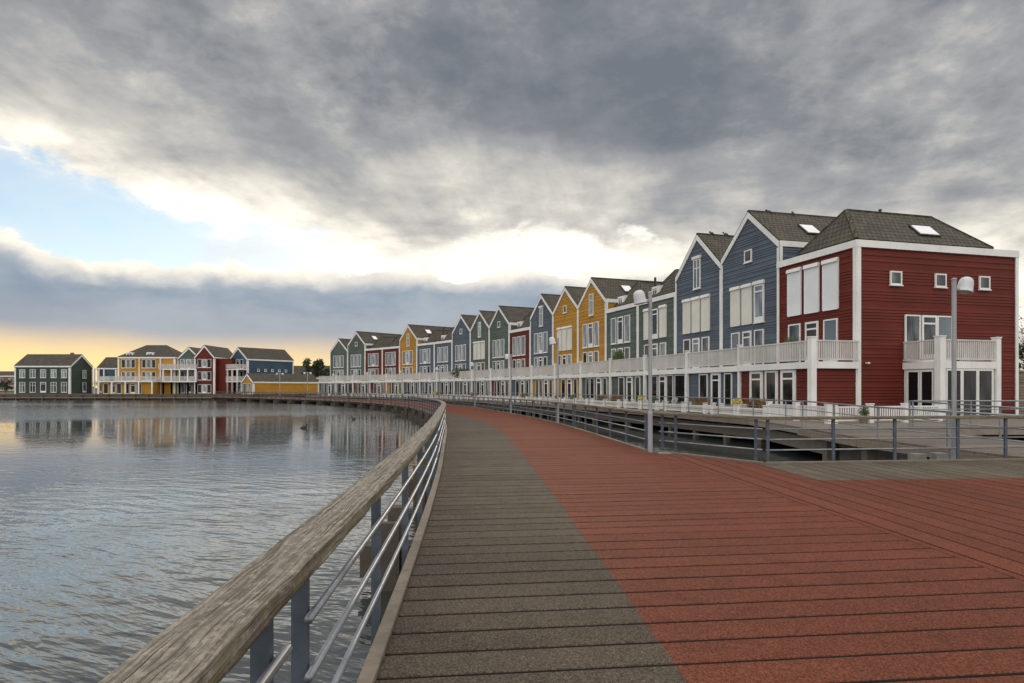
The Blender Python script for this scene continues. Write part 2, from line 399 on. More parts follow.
while s < S1:
    a, b = s + GAP / 2, s + PITCH - GAP / 2
    sk = .055 if s < 40 else .0      # the boards lie slightly askew to the kerb
    rz = random.uniform(-.002, .002)
    def q(o0a, o0b, o1a, o1b, mi):
        k = .006
        bot = [at(a + sk * o0a, o0a, -.10), at(a + sk * o1a, o1a, -.10), at(b + sk * o1b, o1b, -.10), at(b + sk * o0b, o0b, -.10)]
        mid = [at(a + sk * o0a, o0a, -k + rz), at(a + sk * o1a, o1a, -k + rz), at(b + sk * o1b, o1b, -k + rz), at(b + sk * o0b, o0b, -k + rz)]
        top = [at(a + k + sk * o0a, o0a, rz), at(a + k + sk * o1a, o1a, rz), at(b - k + sk * o1b, o1b, rz), at(b - k + sk * o0b, o0b, rz)]
        i = len(deck.v); deck.v += [tuple(p) for p in bot + mid + top]
        for f in ((8, 9, 10, 11), (4, 5, 9, 8), (6, 7, 11, 10), (0, 1, 5, 4), (2, 3, 7, 6), (1, 2, 6, 5), (3, 0, 4, 7), (5, 6, 10, 9), (7, 4, 8, 11)):
            deck.f.append(tuple(i + k_ for k_ in f)); deck.m.append(mi if f[0] in (8, 4, 6) or f in ((5, 6, 10, 9), (7, 4, 8, 11)) else 2); deck.uv.append([(0, 0)] * 4)
    ga, gb = grey_w(a) + random.uniform(-.007, .007), grey_w(b) + random.uniform(-.007, .007)
    if ga > .05 and gb > .05:
        q(0, 0, ga, gb, 0); q(ga, gb, W_PATH, W_PATH, 1)
    else: q(0, 0, W_PATH, W_PATH, 1)
    s += PITCH
boardwalk = struct(deck.build('boardwalk', [M['grey_deck'], M['red_deck'], M['underwood']]))
# under-deck sheet, edge boards
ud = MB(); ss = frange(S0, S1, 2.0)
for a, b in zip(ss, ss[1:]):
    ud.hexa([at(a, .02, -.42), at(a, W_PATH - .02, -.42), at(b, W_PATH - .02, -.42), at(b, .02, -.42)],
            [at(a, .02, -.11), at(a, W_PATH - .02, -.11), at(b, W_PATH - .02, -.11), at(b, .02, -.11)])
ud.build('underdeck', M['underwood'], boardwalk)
S_CORNER = 13.3
for off0, off1, sa in ((-.095, -.004, S0), (W_PATH + .004, W_PATH + .09, S_CORNER)):
    eb = MB(); ss = frange(sa, S1, 4.2)
    for a, b in zip(ss, ss[1:]):
        sub = frange(a + .004, b - .004, 1.4)
        for c, d in zip(sub, sub[1:]):
            eb.hexa([at(c, off0, -.16), at(c, off1, -.16), at(d, off1, -.16), at(d, off0, -.16)],
                    [at(c, off0, .032), at(c, off1, .032), at(d, off1, .032), at(d, off0, .032)])
    eb.build('edge_board', M['board'], boardwalk)
# trestles
for k in range(-1, 25):
    sc = 5.15 + 6.3 * k
    if sc > 150: break
    h = head(sc); c = at(sc, W_PATH / 2)
    wide = 7.3 if sc > 12 else 6.2
    mb = MB(); x0 = -W_PATH / 2 - .95; mb.box(x0, x0 + wide, -.16, .16, -.85, -.43)
    link('cap_beam', mb.mesh('cap_beam', M['timber']), boardwalk, c, h)
    for px in (-W_PATH / 2 - .55, -.9, W_PATH / 2 - .9):
        mb = MB(); mb.box(px - .14, px + .14, -.30, -.165, -2.2, -.10)
        mb.box(px - .13, px + .13, -.155, .155, -2.2, -.775)
        link('pile', mb.mesh('pile', M['timber']), boardwalk, c, h)
    if sc < 70:
        mb = MB(); mb.box(-W_PATH / 2 - .62, -W_PATH / 2 - .36, .17, .42, -2.2, .02); link('bollard_pile', mb.mesh('bollard_pile', M['timber']), boardwalk, c, h)

# ------------------------------------------------------------------ plaza (planks run along the walk)
C1, C2, C3 = Vector((3.78, 17.1)), Vector((5.66, 14.35)), Vector((12.6, 15.15))
hp = .06; ux, uy = math.cos(hp), math.sin(hp); vx, vy = -math.sin(hp), math.cos(hp)   # u: across, v: along
def P2(u, v): return (u * ux + v * vx, u * uy + v * vy)
def uv_of(p): return p[0] * ux + p[1] * uy, p[0] * vx + p[1] * vy
top_line = [uv_of(C1), uv_of(C2), uv_of(C3), uv_of((40, 18.3))]
joint = [uv_of(at(s_, W_PATH + .012)) for s_ in frange(S0, S_CORNER, .5)]
def vtop(u):
    if u <= top_line[0][0]: return top_line[0][1]
    for a, b in zip(top_line, top_line[1:]):
        if u <= b[0]: return a[1] + (b[1] - a[1]) * (u - a[0]) / (b[0] - a[0])
    return top_line[-1][1]
def ujoint(v):
    for a, b in zip(joint, joint[1:]):
        if a[1] <= v <= b[1]: return a[0] + (b[0] - a[0]) * (v - a[1]) / (b[1] - a[1])
    return joint[0][0] if v < joint[0][1] else joint[-1][0]
gA, gB = uv_of((5.66, 11.76)), uv_of((9.7, 12.15)); gL = uv_of((5.45, 14.2))
def vgrey(u):
    if u < gA[0]:
        t = (u - gL[0]) / (gA[0] - gL[0]); return gL[1] + (gA[1] - gL[1]) * t if t > 0 else 99
    return gA[1] + (gB[1] - gA[1]) * (u - gA[0]) / (gB[0] - gA[0])
pz = MB(); vb = -6.8
def quad(u0, u1, v00, v01, v10, v11, mi, rz):       # v0*: start at u0,u1 ; v1*: end at u0,u1
    bot = [(*P2(u0, v00), -.10), (*P2(u1, v01), -.10), (*P2(u1, v11), -.10), (*P2(u0, v10), -.10)]
    pz.hexa(bot, [(x, y, rz) for x, y, _ in bot], mi)
umin = min(j[0] for j in joint); u = umin - .01
first = True
while u < 30:
    u0, u1 = u, u + PITCH - GAP * .8; rz = random.uniform(-.002, .002)
    if first or u0 < max(j[0] for j in joint) + .02:
        # boards against the joint: follow its line
        vs = frange(vb, min(vtop(u1), top_line[0][1]), 1.0)
        poly = []
        for v in vs:
            a = max(u0, ujoint(v)); poly.append((a, v))
        for (a, v), (b, w) in zip(poly, poly[1:]):
            if u1 - a > .01 and u1 - b > .01:
                bot = [(*P2(a, v), -.10), (*P2(u1, v), -.05), (*P2(u1, w), -.05), (*P2(b, w), -.05)]
                pz.hexa(bot, [(x, y, 0) for x, y, _ in bot], 0)
        first = False
    else:
        g0, g1 = vgrey(u0), vgrey(u1); t0, t1 = vtop(u0), vtop(u1)
        if g0 < t0 - .05 and g1 < t1 - .05:
            # boards come in lengths with butt joints
            quad(u0, u1, vb, vb, g0, g1, 0, rz); quad(u0, u1, g0, g1, t0, t1, 1, rz)
        else: quad(u0, u1, vb, vb, t0, t1, 0, rz)
    u += PITCH
plaza = struct(pz.build('plaza_deck', [M['red_deck'], M['plaza_grey']]))
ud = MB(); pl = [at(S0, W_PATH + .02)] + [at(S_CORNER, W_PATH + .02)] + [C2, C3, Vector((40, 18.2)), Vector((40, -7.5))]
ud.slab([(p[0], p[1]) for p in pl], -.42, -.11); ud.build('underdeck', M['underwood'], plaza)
eb = MB()
for a, b in ((C1, C2), (C2, C3)):
    d = (b - a).normalized(); n = Vector((-d.y, d.x))
    eb.hexa([(*(a + n * .01), -.3), (*(b + n * .01), -.3), (*(b + n * .1), -.3), (*(a + n * .1), -.3)],
            [(*(a + n * .01), .034), (*(b + n * .01), .034), (*(b + n * .1), .034), (*(a + n * .1), .034)])
eb.build('edge_board', M['board'], plaza)
for x, y in ((6.4, 14.75), (9.0, 15.1), (11.6, 15.4)):
    mb = MB(); mb.box(x - .14, x + .14, y - .5, y - .2, -2.2, -.34); mb.build('pile', M['timber'], plaza)
for x, y, zt_ in ((10.38, 16.4, .02), (10.98, 16.45, .03), (3.95, 16.6, .02)):
    mb = MB(); mb.box(x - .15, x + .15, y - .15, y + .15, -2, zt_)
    mb.build('footing', M['concrete'], plaza)

# ------------------------------------------------------------------ railings of the walk
post_me = None
def post_mesh():
    mb = MB(); w, t = .0325, .022
    mb.box(-w, w, -t, t, -.30, .972); mb.box(-.05, .05, -.03, .03, .962, .976)
    return mb.mesh('post', M['post'])
def jit(s, k, amp): return amp * mnoise.noise(Vector((s * 1.7, k * 3.1, 5.0)))
def wood_rail(name, pts, half, thick, ztop, parent, fine=False, drop=None):
    # pts: list of (s, Vector xy, heading normal Vector xy)
    prof = [(-1, 0.12), (-.975, .03), (-.92, 0), (-.5, -.01), (0, .01), (.5, -.01), (.92, 0), (.975, .03), (1, .12), (1, .55), (.99, .95), (.95, 1), (-.95, 1), (-.99, .95)]
    mb = MB(); rows = []
    for s, p, n in pts:
        row = []
        for k, (a, b) in enumerate(prof):
            lat = a * half + (jit(s, k * .35, .012) if fine else 0) + (jit(s * 4, k * .6, .004) if fine else 0)
            z = ztop + (fall(s) if drop else 0) - b * thick + (jit(s * 2.2, k * .5 + 9, .004) if fine else 0)
            row.append((p[0] + n[0] * lat, p[1] + n[1] * lat, z))
        rows.append((s, row))
    per = [0]
    for k in range(1, len(prof) + 1):
        a, b = prof[k - 1], prof[k % len(prof)]; per.append(per[-1] + math.hypot((a[0] - b[0]) * half, (a[1] - b[1]) * thick))
    base = len(mb.v); n = len(prof)
    for s, r in rows: mb.v += r
    for j in range(len(rows) - 1):
        for k in range(n):
            a = base + j * n + k; b = base + j * n + (k + 1) % n
            mb.f.append((a, b, b + n, a + n)); mb.m.append(0)
            mb.uv.append([(rows[j][0], per[k]), (rows[j][0], per[k + 1]), (rows[j + 1][0], per[k + 1]), (rows[j + 1][0], per[k])])
    mb.f.append(tuple(base + k for k in reversed(range(n)))); mb.m.append(0); mb.uv.append([(0, 0)] * n)
    mb.f.append(tuple(base + (len(rows) - 1) * n + k for k in range(n))); mb.m.append(0); mb.uv.append([(0, 0)] * n)
    return mb.build(name, M['rail'], parent, smooth=True)
TUBES = (.29, .53, .765)
def railing(name, label, off, inner, sec_starts, s_end, npost=6, gap=2.02, rail_from=None, extra=None):
    """off: lateral offset of the posts from the left edge, inner: +1 tubes right of posts, -1 left"""
    t = thing(name, label, 'railing')
    pm = post_mesh()
    sa = rail_from if rail_from is not None else sec_starts[0] - .3
    near_end = 9.0
    samples = (frange(sa, near_end, .045) if sa < near_end else []) ; samples += frange(max(sa, near_end) + .25, s_end, .5)
    pts = []
    for s in samples:
        h = head(s); pts.append((s, at(s, off), Vector((math.cos(h), math.sin(h)))))
    if extra: pts = extra[0] + pts
    wood_rail('handrail', pts, .105, .072, 1.05, t, True, True)
    for st in sec_starts:
        ps = [st + gap * k for k in range(npost) if st + gap * k < s_end]
        for s in ps: link('post', pm, t, at(s, off), head(s))
        if len(ps) > 1:
            for zz in TUBES:
                mb = MB(); mb.tube([at(q_, off + inner * .058, zz) for q_ in frange(ps[0] - .1, ps[-1] + .1, 1.0)], .0185, 8)
                mb.build('tube', M['tube'], t, smooth=True)
    return t
SEC = 5 * 2.02 + .48
# left railing: joint pair of posts stands close to the camera
starts_l = [-1.02 + SEC * k for k in range(-1, 15)]
railing('railing', 'long curving railing with weathered wooden handrail along the water, beside the grey planks', -.15, 1, starts_l, S1, rail_from=-10.5)
# right railing of the walk begins at the chamfered corner
starts_r = [13.6 + SEC * k for k in range(0, 14)]
railing('railing', 'railing between the red planks and the channel before the house row', W_PATH + .15, -1, starts_r, S1, rail_from=13.4)
# railing round the plaza corner
def poly_railing(label, pts, posts, ztop=1.05, base=0.0, wood_top=True, tubes=TUBES, post_mat=None, gaps=None):
    t = thing('railing', label, 'railing')
    if wood_top:
        rp = []; s = 0.0
        for (a, b) in zip(pts, pts[1:]):
            a, b = Vector(a), Vector(b); d = (b - a); n = Vector((d.y, -d.x)).normalized()
            for k in range(int(d.length / .4) + 1):
                f = k / (int(d.length / .4) + 1); rp.append((s + d.length * f + 50, a + d * f, n))
            s += d.length
        rp.append((s + 50, b, n))
        o = wood_rail('handrail', [(s_, Vector((p.x, p.y)), n) for s_, p, n in rp], .10, .07, ztop + base, t, True)
    else:
        mb = MB(); mb.tube([(p[0], p[1], base + ztop) for p in pts], .026, 8); mb.build('handrail', M['tube'], t, smooth=True)
    for zz in tubes:
        segs = gaps or [pts]
        for sg in segs:
            mb = MB(); mb.tube([(p[0], p[1], base + zz) for p in sg], .0185 if wood_top else .014, 8); mb.build('tube', M['tube'], t, smooth=True)
    for (x, y, rz) in posts:
        mb = MB(); w = .032 if wood_top else .022
        mb.box(-w, w, -.022, .022, -.26 if wood_top else -.1, ztop - .07 if wood_top else ztop)
        link('post', mb.mesh('post', M['post'] if wood_top else M['tube']), t, (x, y, base), rz)
    return t
o_ = .14
c1 = (3.9, 17.25); c2 = (5.76, 14.5); c3 = (12.6, 15.29)
def lerp(a, b, t): return (a[0] + (b[0] - a[0]) * t, a[1] + (b[1] - a[1]) * t)
poly_railing('railing with wooden top round the plaza corner in front of the red corner house', [c1, c2, c3],
             [(*lerp(c1, c2, t), -.98) for t in (.06, .2, .92)] + [(*lerp(c2, c3, t), .115) for t in (.005, .235, .457, .69, .87)],
             gaps=[[lerp(c1, c2, .03), lerp(c1, c2, .97)], [c2, c3]])

# ------------------------------------------------------------------ houses of the long row
P = [(17.35, 32.2), (15.92, 38.05), (14.39, 43.87), (12.73, 49.66), (10.94, 55.41), (9.0, 61.11), (6.92, 66.76), (4.67, 72.34), (2.26, 77.86), (-0.33, 83.29), (-3.11, 88.64), (-6.07, 93.88), (-9.23, 99.01), (-12.58, 104.0), (-16.14, 108.86), (-19.91, 113.56), (-23.88, 118.08), (-28.06, 122.41), (-32.45, 126.54), (-37.03, 130.44)]
HZ = .2; EXT = 2.54; DEPTH = 10.57
_cache = {}
def win_mesh(w, h, style):
    k = (round(w, 3), round(h, 3), style)
    if k in _cache: return _cache[k]
    f = MB(); g = MB(); fw = {'plain': .075, 'slim': .045, 'mullion': .085}.get(style, .11)
    f.box(0, w, .0, .075, 0, fw); f.box(0, w, .0, .075, h - fw, h)
    f.box(0, fw, .0, .072, fw, h - fw); f.box(w - fw, w, .0, .072, fw, h - fw)
    gz0 = fw
    if style == 'door':
        f.box(fw, w - fw, .0, .068, fw, .34); f.box(fw, w - fw, .01, .07, h * .80, h * .80 + .09); gz0 = .34
    if style == 'mullion':
        f.box(w / 2 - .04, w / 2 + .04, .01, .07, fw, h - fw); f.box(fw, w - fw, .01, .067, h * .68, h * .68 + .06)
    f.box(-.04, w + .04, .0, .11, -.06, -.003)          # sill
    g.face([(fw, .04, gz0), (w - fw, .04, gz0), (w - fw, .04, h - fw), (fw, .04, h - fw)])
    _cache[k] = (f.mesh('window', M['white']), g.mesh('pane', [M['glass']])); return _cache[k]
_gc = {}
def window(parent, loc, rz, w, h, style='plain', glass='glass', name='window'):
    fm, gm = win_mesh(w, h, style)
    kk = (gm.name, glass)
    if kk not in _gc:
        g2 = gm.copy(); g2.materials.clear(); g2.materials.append(M[glass]); _gc[kk] = g2
    o = link(name, fm, parent, loc, rz); link('pane', _gc[kk], o); return o
def shutter(parent, loc, rz, w, h, mat):
    k = ('sh', round(w, 2), round(h, 2), mat)
    if k not in _cache:
        s = MB(); n = int(h / .06)
        for j in range(n): s.box(0, w, .03, .055 + .006 * (j % 2), h * j / n, h * (j + 1) / n - .004)
        s.box(-.03, 0, .0, .085, 0, h); s.box(w, w + .03, .0, .085, 0, h); s.box(0, w, .03, .075, -.03, 0)
        b = MB(); b.hexa([(-.04, 0, h), (w + .04, 0, h), (w + .04, .17, h + .02), (-.04, .17, h + .02)],
                         [(-.04, 0, h + .22), (w + .04, 0, h + .22), (w + .04, .13, h + .22), (-.04, .13, h + .22)])
        _cache[k] = (s.mesh('shutter', M[mat]), b.mesh('shutter_box', M['white']))
    sm, bm = _cache[k]
    o = link('shutter', sm, parent, loc, rz); link('shutter_box', bm, o); return o

# colour, kind, words, level-2 items, attic, sky light, dormer, ground style
HOUSES = [
 ('red', 'flat', 'big red corner house at the near end of the row, with three white shutters', 'the red corner house', 'SSS', None, 0, 0, 'red'),
 ('blue', 'gable', 'taller of the two blue gabled houses beside the red corner house, small square attic window', 'the tall blue gabled house', 'WCC', 'small', 1, 0, 'blue'),
 ('blue', 'gable', 'lower blue gabled house with three cream shutters and a tall attic window', 'the blue house with the tall attic window', 'CCC', 'tallbox', 0, 0, 'dark'),
 ('green', 'flat', 'flat fronted green house with cream shutters, directly left of the two big blue gables', 'the green house with cream shutters', 'CDC', None, 0, 1, 'green'),
 ('green', 'flat', 'flat fronted green house with unshuttered glass, right next to the tall yellow gable', 'the green house next to the yellow gable', 'GDG', None, 0, 1, 'green'),
 ('yellow', 'gable', 'taller yellow gabled house of the middle pair, with tall attic window and roof light', 'the taller yellow gable', 'GDG', 'tall', 1, 0, 'yellow'),
 ('yellow', 'gable', 'smaller yellow gabled house of the middle pair, with cream shutters drawn down', 'the smaller yellow gable', 'CCC', 'small', 0, 0, 'yellow'),
 ('blue', 'gable', 'single blue gabled house between the yellow pair and a low red house', 'the blue gable left of the yellow pair', 'GDG', 'tallbox', 0, 0, 'blue'),
 ('red', 'flat', 'lone flat fronted red house wedged between a blue gable and green gables', 'the lone flat red house', 'GGG', None, 0, 1, 'red'),
 ('green', 'gable', 'green gabled house with small attic window, first left of the lone red house', 'the green gable by the lone red house', 'GGG', 'small', 0, 0, 'green'),
 ('green', 'gable', 'green gabled house with cream shutters and tall attic window, right of a blue gable', 'the green gable with cream shutters', 'CCC', 'tall', 0, 0, 'green'),
 ('blue', 'gable', 'blue gabled house at the right end of three joined blue houses far along the row', 'the far blue gable', 'GGG', 'small', 0, 0, 'blue'),
 ('blue', 'flat', 'flat fronted blue house touching the far blue gable on its right', 'the flat blue house by the far blue gable', 'GGG', None, 0, 1, 'blue'),
 ('blue', 'flat', 'flat fronted blue house touching the single far yellow gable on its left', 'the flat blue house by the far yellow gable', 'GDG', None, 0, 1, 'blue'),
 ('yellow', 'gable', 'single yellow gabled house far along the row between blue and red flat houses', 'the single far yellow gable', 'GDG', 'tall', 1, 0, 'yellow'),
 ('red', 'flat', 'flat fronted red house touching the single far yellow gable', 'the far red house by the yellow gable', 'GGG', None, 0, 0, 'red'),
 ('red', 'flat', 'flat fronted red house touching the far green gables at the end of the row', 'the far red house by the green gables', 'GDG', None, 0, 0, 'red'),
 ('green', 'gable', 'last but one house of the row, taller dark green gable with roof light', 'the taller end green gable', 'GGG', 'small', 1, 0, 'dark'),
 ('green', 'gable', 'last house of the row, lower dark green gable at the far end', 'the last green gable', 'GGG', None, 0, 0, 'green'),
]
def roof_slope(mb, a, b, c, d, t=.075):
    """a,b eave (left to right seen from outside), c,d ridge above b, a"""
    a, b, c, d = map(Vector, (a, b, c, d)); n = (b - a).cross(d - a).normalized()
    e = (b - a).normalized(); up = n.cross(e)
    if n.z < 0: n = -n; up = -up
    uvf = lambda p: ((p - a).dot(e), (p - a).dot(up))
    top = [p + n * t for p in (a, b, c, d)]
    pts = [p for p in (a, b, c, d)]
    if (c - d).length < 1e-4: top = top[:3]; pts = pts[:3]
    mb.face(top, 0, [uvf(p) for p in top])
    k = len(top)
    for i in range(k): mb.face([pts[i], pts[(i + 1) % k], top[(i + 1) % k], top[i]], 0)
    mb.face(pts[::-1], 0)
def hip_roof(mb, x0, x1, y0, y1, z, H, fx, ry0, ry1):
    xm = (x0 + x1) / 2
    A, B, Cc, Dd = (x0, y0, z), (x1, y0, z), (x1, y1, z), (x0, y1, z); E, F = (xm, ry0, z + H), (xm, ry1, z + H)
    return A, B, Cc, Dd, E, F
row_roots = []; frames = []
for i in range(19):
    a, b = Vector(P[i]), Vector(P[i + 1]); d = b - a; w = d.length; ang = math.atan2(d.y, d.x)
    if i == 0: ang = math.atan2(.966, -.257); w = 6.02
    col, kind, words, _, lvl2, attic, skyl, dorm, ground = HOUSES[i]
    root = thing('row_house', words, 'house', (a.x, a.y, HZ), ang, 'coloured row houses by the water')
    row_roots.append(root); frames.append((Vector((a.x, a.y, 0)), ang, w))
    cm = M[col]; g = .012
    eave = 8.9 if kind == 'flat' else (10.02 if i != 18 else 8.95)
    if i == 1: eave = 10.25
    apex = 12.45 if i != 18 else 11.35
    if i == 1: apex = 12.75
    if i == 2: apex = 12.7
    # walls
    wl = MB()
    outline = [(g, 0), (w - g, 0), (w - g, eave), (w / 2, apex), (g, eave)] if kind == 'gable' else [(g, 0), (w - g, 0), (w - g, eave), (g, eave)]
    wz = [(u_, z_) for u_, z_ in outline]
    clad(wl, [(w - u_, z_) for u_, z_ in wz], (w, 0, 0), (-1, 0, 0), (0, 1, 0))
    clad(wl, [(0, 0), (DEPTH, 0), (DEPTH, eave), (0, eave)], (g, 0, 0), (0, -1, 0), (-1, 0, 0))     # right side
    clad(wl, [(0, 0), (DEPTH, 0), (DEPTH, eave), (0, eave)], (w - g, -DEPTH, 0), (0, 1, 0), (1, 0, 0))
    clad(wl, wz, (0, -DEPTH, 0), (1, 0, 0), (0, -1, 0))
    wl.build('wall', cm, root)
    tr = MB()
    if kind == 'gable':
        rf = MB(); zt = .0
        ov = .06
        # right slope (faces -x): seen from -x, left is the front (y+)... outside order: front -> back
        a0, a1 = Vector((g, ov, eave + zt)), Vector((g, -DEPTH - .1, eave + zt)); r0, r1 = Vector((w / 2, ov, apex + zt)), Vector((w / 2, -DEPTH - .1, apex + zt))
        b0, b1 = Vector((w - g, ov, eave + zt)), Vector((w - g, -DEPTH - .1, eave + zt))
        roof_slope(rf, a1, a0, r0, r1); roof_slope(rf, b0, b1, r1, r0)
        rf.bar((w / 2, ov + .004, apex + .05), (w / 2, -DEPTH - .104, apex + .05), .2, .15)
        roof = rf.build('roof', M['roof'], root)
        # bargeboards as one chevron, corner boards
        t0 = .30; sl = (apex - eave) / (w / 2); ln = math.sqrt(1 + sl * sl)
        for y0, y1 in ((.032, .085),):
            for sgn, xe in ((1, g), (-1, w - g)):
                lo = Vector((xe, 0, eave)); hi = Vector((w / 2, 0, apex))
                pl = [(lo.x, lo.z), (hi.x, hi.z), (hi.x, hi.z - t0 * ln), (lo.x, lo.z - t0 * ln)]
                if sgn < 0: pl = pl[::-1]
                tr.hexa([(x, y0, z) for x, z in pl], [(x, y1, z) for x, z in pl])
        tr.box(g, .17, .032, .082, 2.95, eave - .30 * ln); tr.box(w - .17, w - g, .032, .082, 2.95, eave - .30 * ln)
        # eave board along the visible side wall
        tr.box(-.05, g - .032, -DEPTH, .03, eave - .32, eave + .02); tr.box(w - g + .032, w + .05, -DEPTH, .03, eave - .32, eave + .02)
        tr.box(-.045, g - .031, -.17, .03, 8.6, eave - .33)
        if skyl:
            f0 = .42 if i == 1 else .5; x = (w / 2) * f0; z = eave + (apex - eave) * f0
            nx, nz = -(apex - eave), w / 2; L = math.hypot(nx, nz); nx /= L; nz /= L
            cx, cz = x + nx * .10, z + nz * .10 + zt; ex, ez = (w / 2) / L, (apex - eave) / L
            for nm, hw, hh, th, mt in (('skylight', .55, .62, .0, 'black'), ('pane', .46, .53, .03, 'shutter')):  # pane takes the shutter white, standing in for reflected sky
                mb = MB(); q4 = []
                for sy, se in ((1, -1), (-1, -1), (-1, 1), (1, 1)):
                    q4.append(Vector((cx + ex * se * hh + nx * th, -3.1 + sy * hw, cz + ez * se * hh + nz * th)))
                mb.hexa(q4, [p_ + Vector((nx, 0, nz)) * .06 for p_ in q4])
                if nm == 'skylight': sk = mb.build(nm, M[mt], roof)
                else: mb.build(nm, M[mt], sk)
    else:
        tr.box(-.06, w - g if i else w + .02, .032, .10, eave - .30, eave + .06)
        tr.box(-.05 if i == 0 else g, .17 if i == 0 else .17, .032, .09, 2.95 if i else 0.0, eave - .303); tr.box(w - .17, w - g, .032, .082, 2.95, eave - .303)
        if i == 0:
            tr.box(-.10, -.032 + g, -DEPTH - .02, .031, eave - .30, eave + .06)
            tr.box(-.08, -.03 + g, -.19, .0315, 0, eave - .303); tr.box(-.08, -.03 + g, -DEPTH, -DEPTH + .19, 0, eave - .303)
        else: tr.box(-.02, g - .03, -DEPTH, .03, eave - .30, eave + .05)
        fl = MB(); fl.box(g, w - g, -DEPTH, .0, eave - .05, eave - .004); fl.build('flat_roof', M['flat'], root)
        rf = MB(); x0, x1 = .03, 4.35; y0, y1 = .02, -8.9; z = eave + .07; H = 2.08; ym0, ym1 = -1.35, -7.1; xm = (x0 + x1) / 2
        A, B, Cc, Dd, E, F = map(Vector, ((x0, y0, z), (x1, y0, z), (x1, y1, z), (x0, y1, z), (xm, ym0, z + H), (xm, ym1, z + H)))
        roof_slope(rf, Dd, A, E, F, .08); roof_slope(rf, B, Cc, F, E, .08)
        # hips: front faces +y (viewed from +y, left is +x)
        roof_slope(rf, B, A, E, E, .08) if (A - B).cross(E - B).y > 0 else roof_slope(rf, A, B, E, E, .08)
        roof_slope(rf, Dd, Cc, F, F, .08) if (Cc - Dd).cross(F - Dd).y < 0 else roof_slope(rf, Cc, Dd, F, F, .08)
        for p_, q_ in ((A, E), (B, E), (E, F), (F, Cc), (F, Dd)): rf.bar(p_ + Vector((0, 0, .06)), q_ + Vector((0, 0, .06)), .2, .14)
        roof = rf.build('roof', M['roof'], root)
        if i == 0:
            ch = MB(); ch.lathe([(.0, .20), (.10, .20), (.10, .15), (.07, .14), (.07, -.1)], 10, (xm, -3.6, z + H + .08)); ch.build('chimney', M['black'], roof)
            # roof light in the right slope
            f0 = .42; x = x0 + (xm - x0) * f0; zz = z + H * f0; L = math.hypot(H, xm - x0); nx, nz = -H / L, (xm - x0) / L; ex, ez = (xm - x0) / L, H / L
            for nm, hw, hh, th, mt in (('skylight', .72, .50, .0, 'black'), ('pane', .62, .42, .03, 'shutter')):  # sky reflection put into the pane as plain white
                mb = MB(); q4 = [Vector((x + nx * .10 + ex * se * hh + nx * th, -5.2 + sy * hw, zz + nz * .10 + ez * se * hh + nz * th)) for sy, se in ((1, -1), (-1, -1), (-1, 1), (1, 1))]
                mb.hexa(q4, [p_ + Vector((nx, 0, nz)) * .06 for p_ in q4])
                if nm == 'skylight': sk = mb.build(nm, M[mt], roof)
                else: mb.build(nm, M[mt], sk)
        elif i in (3, 4, 13):
            ch = MB(); ch.tube([(1.2, -2.4, z + 1), (1.2, -2.4, z + H + .35)], .11, 8); ch.build('chimney', M['black'], roof)
        if dorm:
            dm = MB(); dm.hexa([(2.75, -.12, eave + .07), (3.95, -.12, eave + .07), (3.95, -1.3, eave + .07), (2.75, -1.3, eave + .07)],
                               [(2.75, -.12, eave + 1.0), (3.95, -.12, eave + 1.0), (3.95, -1.3, eave + 1.1), (2.75, -1.3, eave + 1.1)])
            dmo = dm.build('dormer', M['white'], root)
            window(dmo, (2.98, -.125, eave + .2), 0, .74, .68, 'mullion', 'glass')
    tr.build('trim', M['white'], root)
    # upper windows: three bays
    cx = w / 2 + .12; ww = 1.06 if i == 0 else .98; gp = 1.40 if i == 0 else (1.24 if kind == 'gable' else 1.28)
    order = lvl2
    for k in range(3):
        x = cx + (k - 1) * gp - ww / 2; ch = order[k]
        if ch == 'S': shutter(root, (x, .02, 5.65), 0, ww, 2.45, 'shutter')
        elif ch == 'C': shutter(root, (x, .02, 5.6), 0, ww, 2.35, 'creamsh')
        elif ch == 'W':
            window(root, (x, .02, 5.6), 0, ww, 2.35, 'door', 'paleglass')
            mb = MB(); mb.box(x - .04, x + ww + .04, .02, .17, 7.97, 8.18); mb.build('shutter_box', M['white'], root)
        elif ch == 'D': window(root, (x, .02, 5.6), 0, ww, 2.4, 'door', 'glass' if i < 7 else 'paleglass')
        else: window(root, (x, .02, 5.6), 0, ww, 2.4, 'plain', 'paleglass')
        window(root, (x + .03, .02, 2.9), 0, ww - .06, 2.25, 'door' if k == 1 else 'plain', 'glass' if (k + i) % 3 else 'paleglass', 'door' if k == 1 else 'window')
    if attic == 'small': window(root, (w / 2 - .38, .02, 9.65 if i > 1 else 9.55), 0, .76, .78, 'plain', 'glass')
    elif attic in ('tall', 'tallbox'):
        window(root, (w / 2 - .45, .02, 8.75), 0, .9, 2.15, 'mullion', 'paleglass')
        if attic == 'tallbox':
            mb = MB(); mb.box(w / 2 - .52, w / 2 + .52, .02, .17, 10.93, 11.13); mb.build('shutter_box', M['white'], root)
    # ground floor extension
    ex = MB(); clad(ex, [(0, 0), (w - .04, 0), (w - .04, 2.46), (0, 2.46)], (w - .02, EXT, 0), (-1, 0, 0), (0, 1, 0))
    if i == 0: clad(ex, [(0, 0), (EXT, 0), (EXT, 2.46), (0, 2.46)], (-.005, EXT, 0), (0, -1, 0), (-1, 0, 0))
    ex.build('extension_wall', cm, root)
    yf = EXT + .018
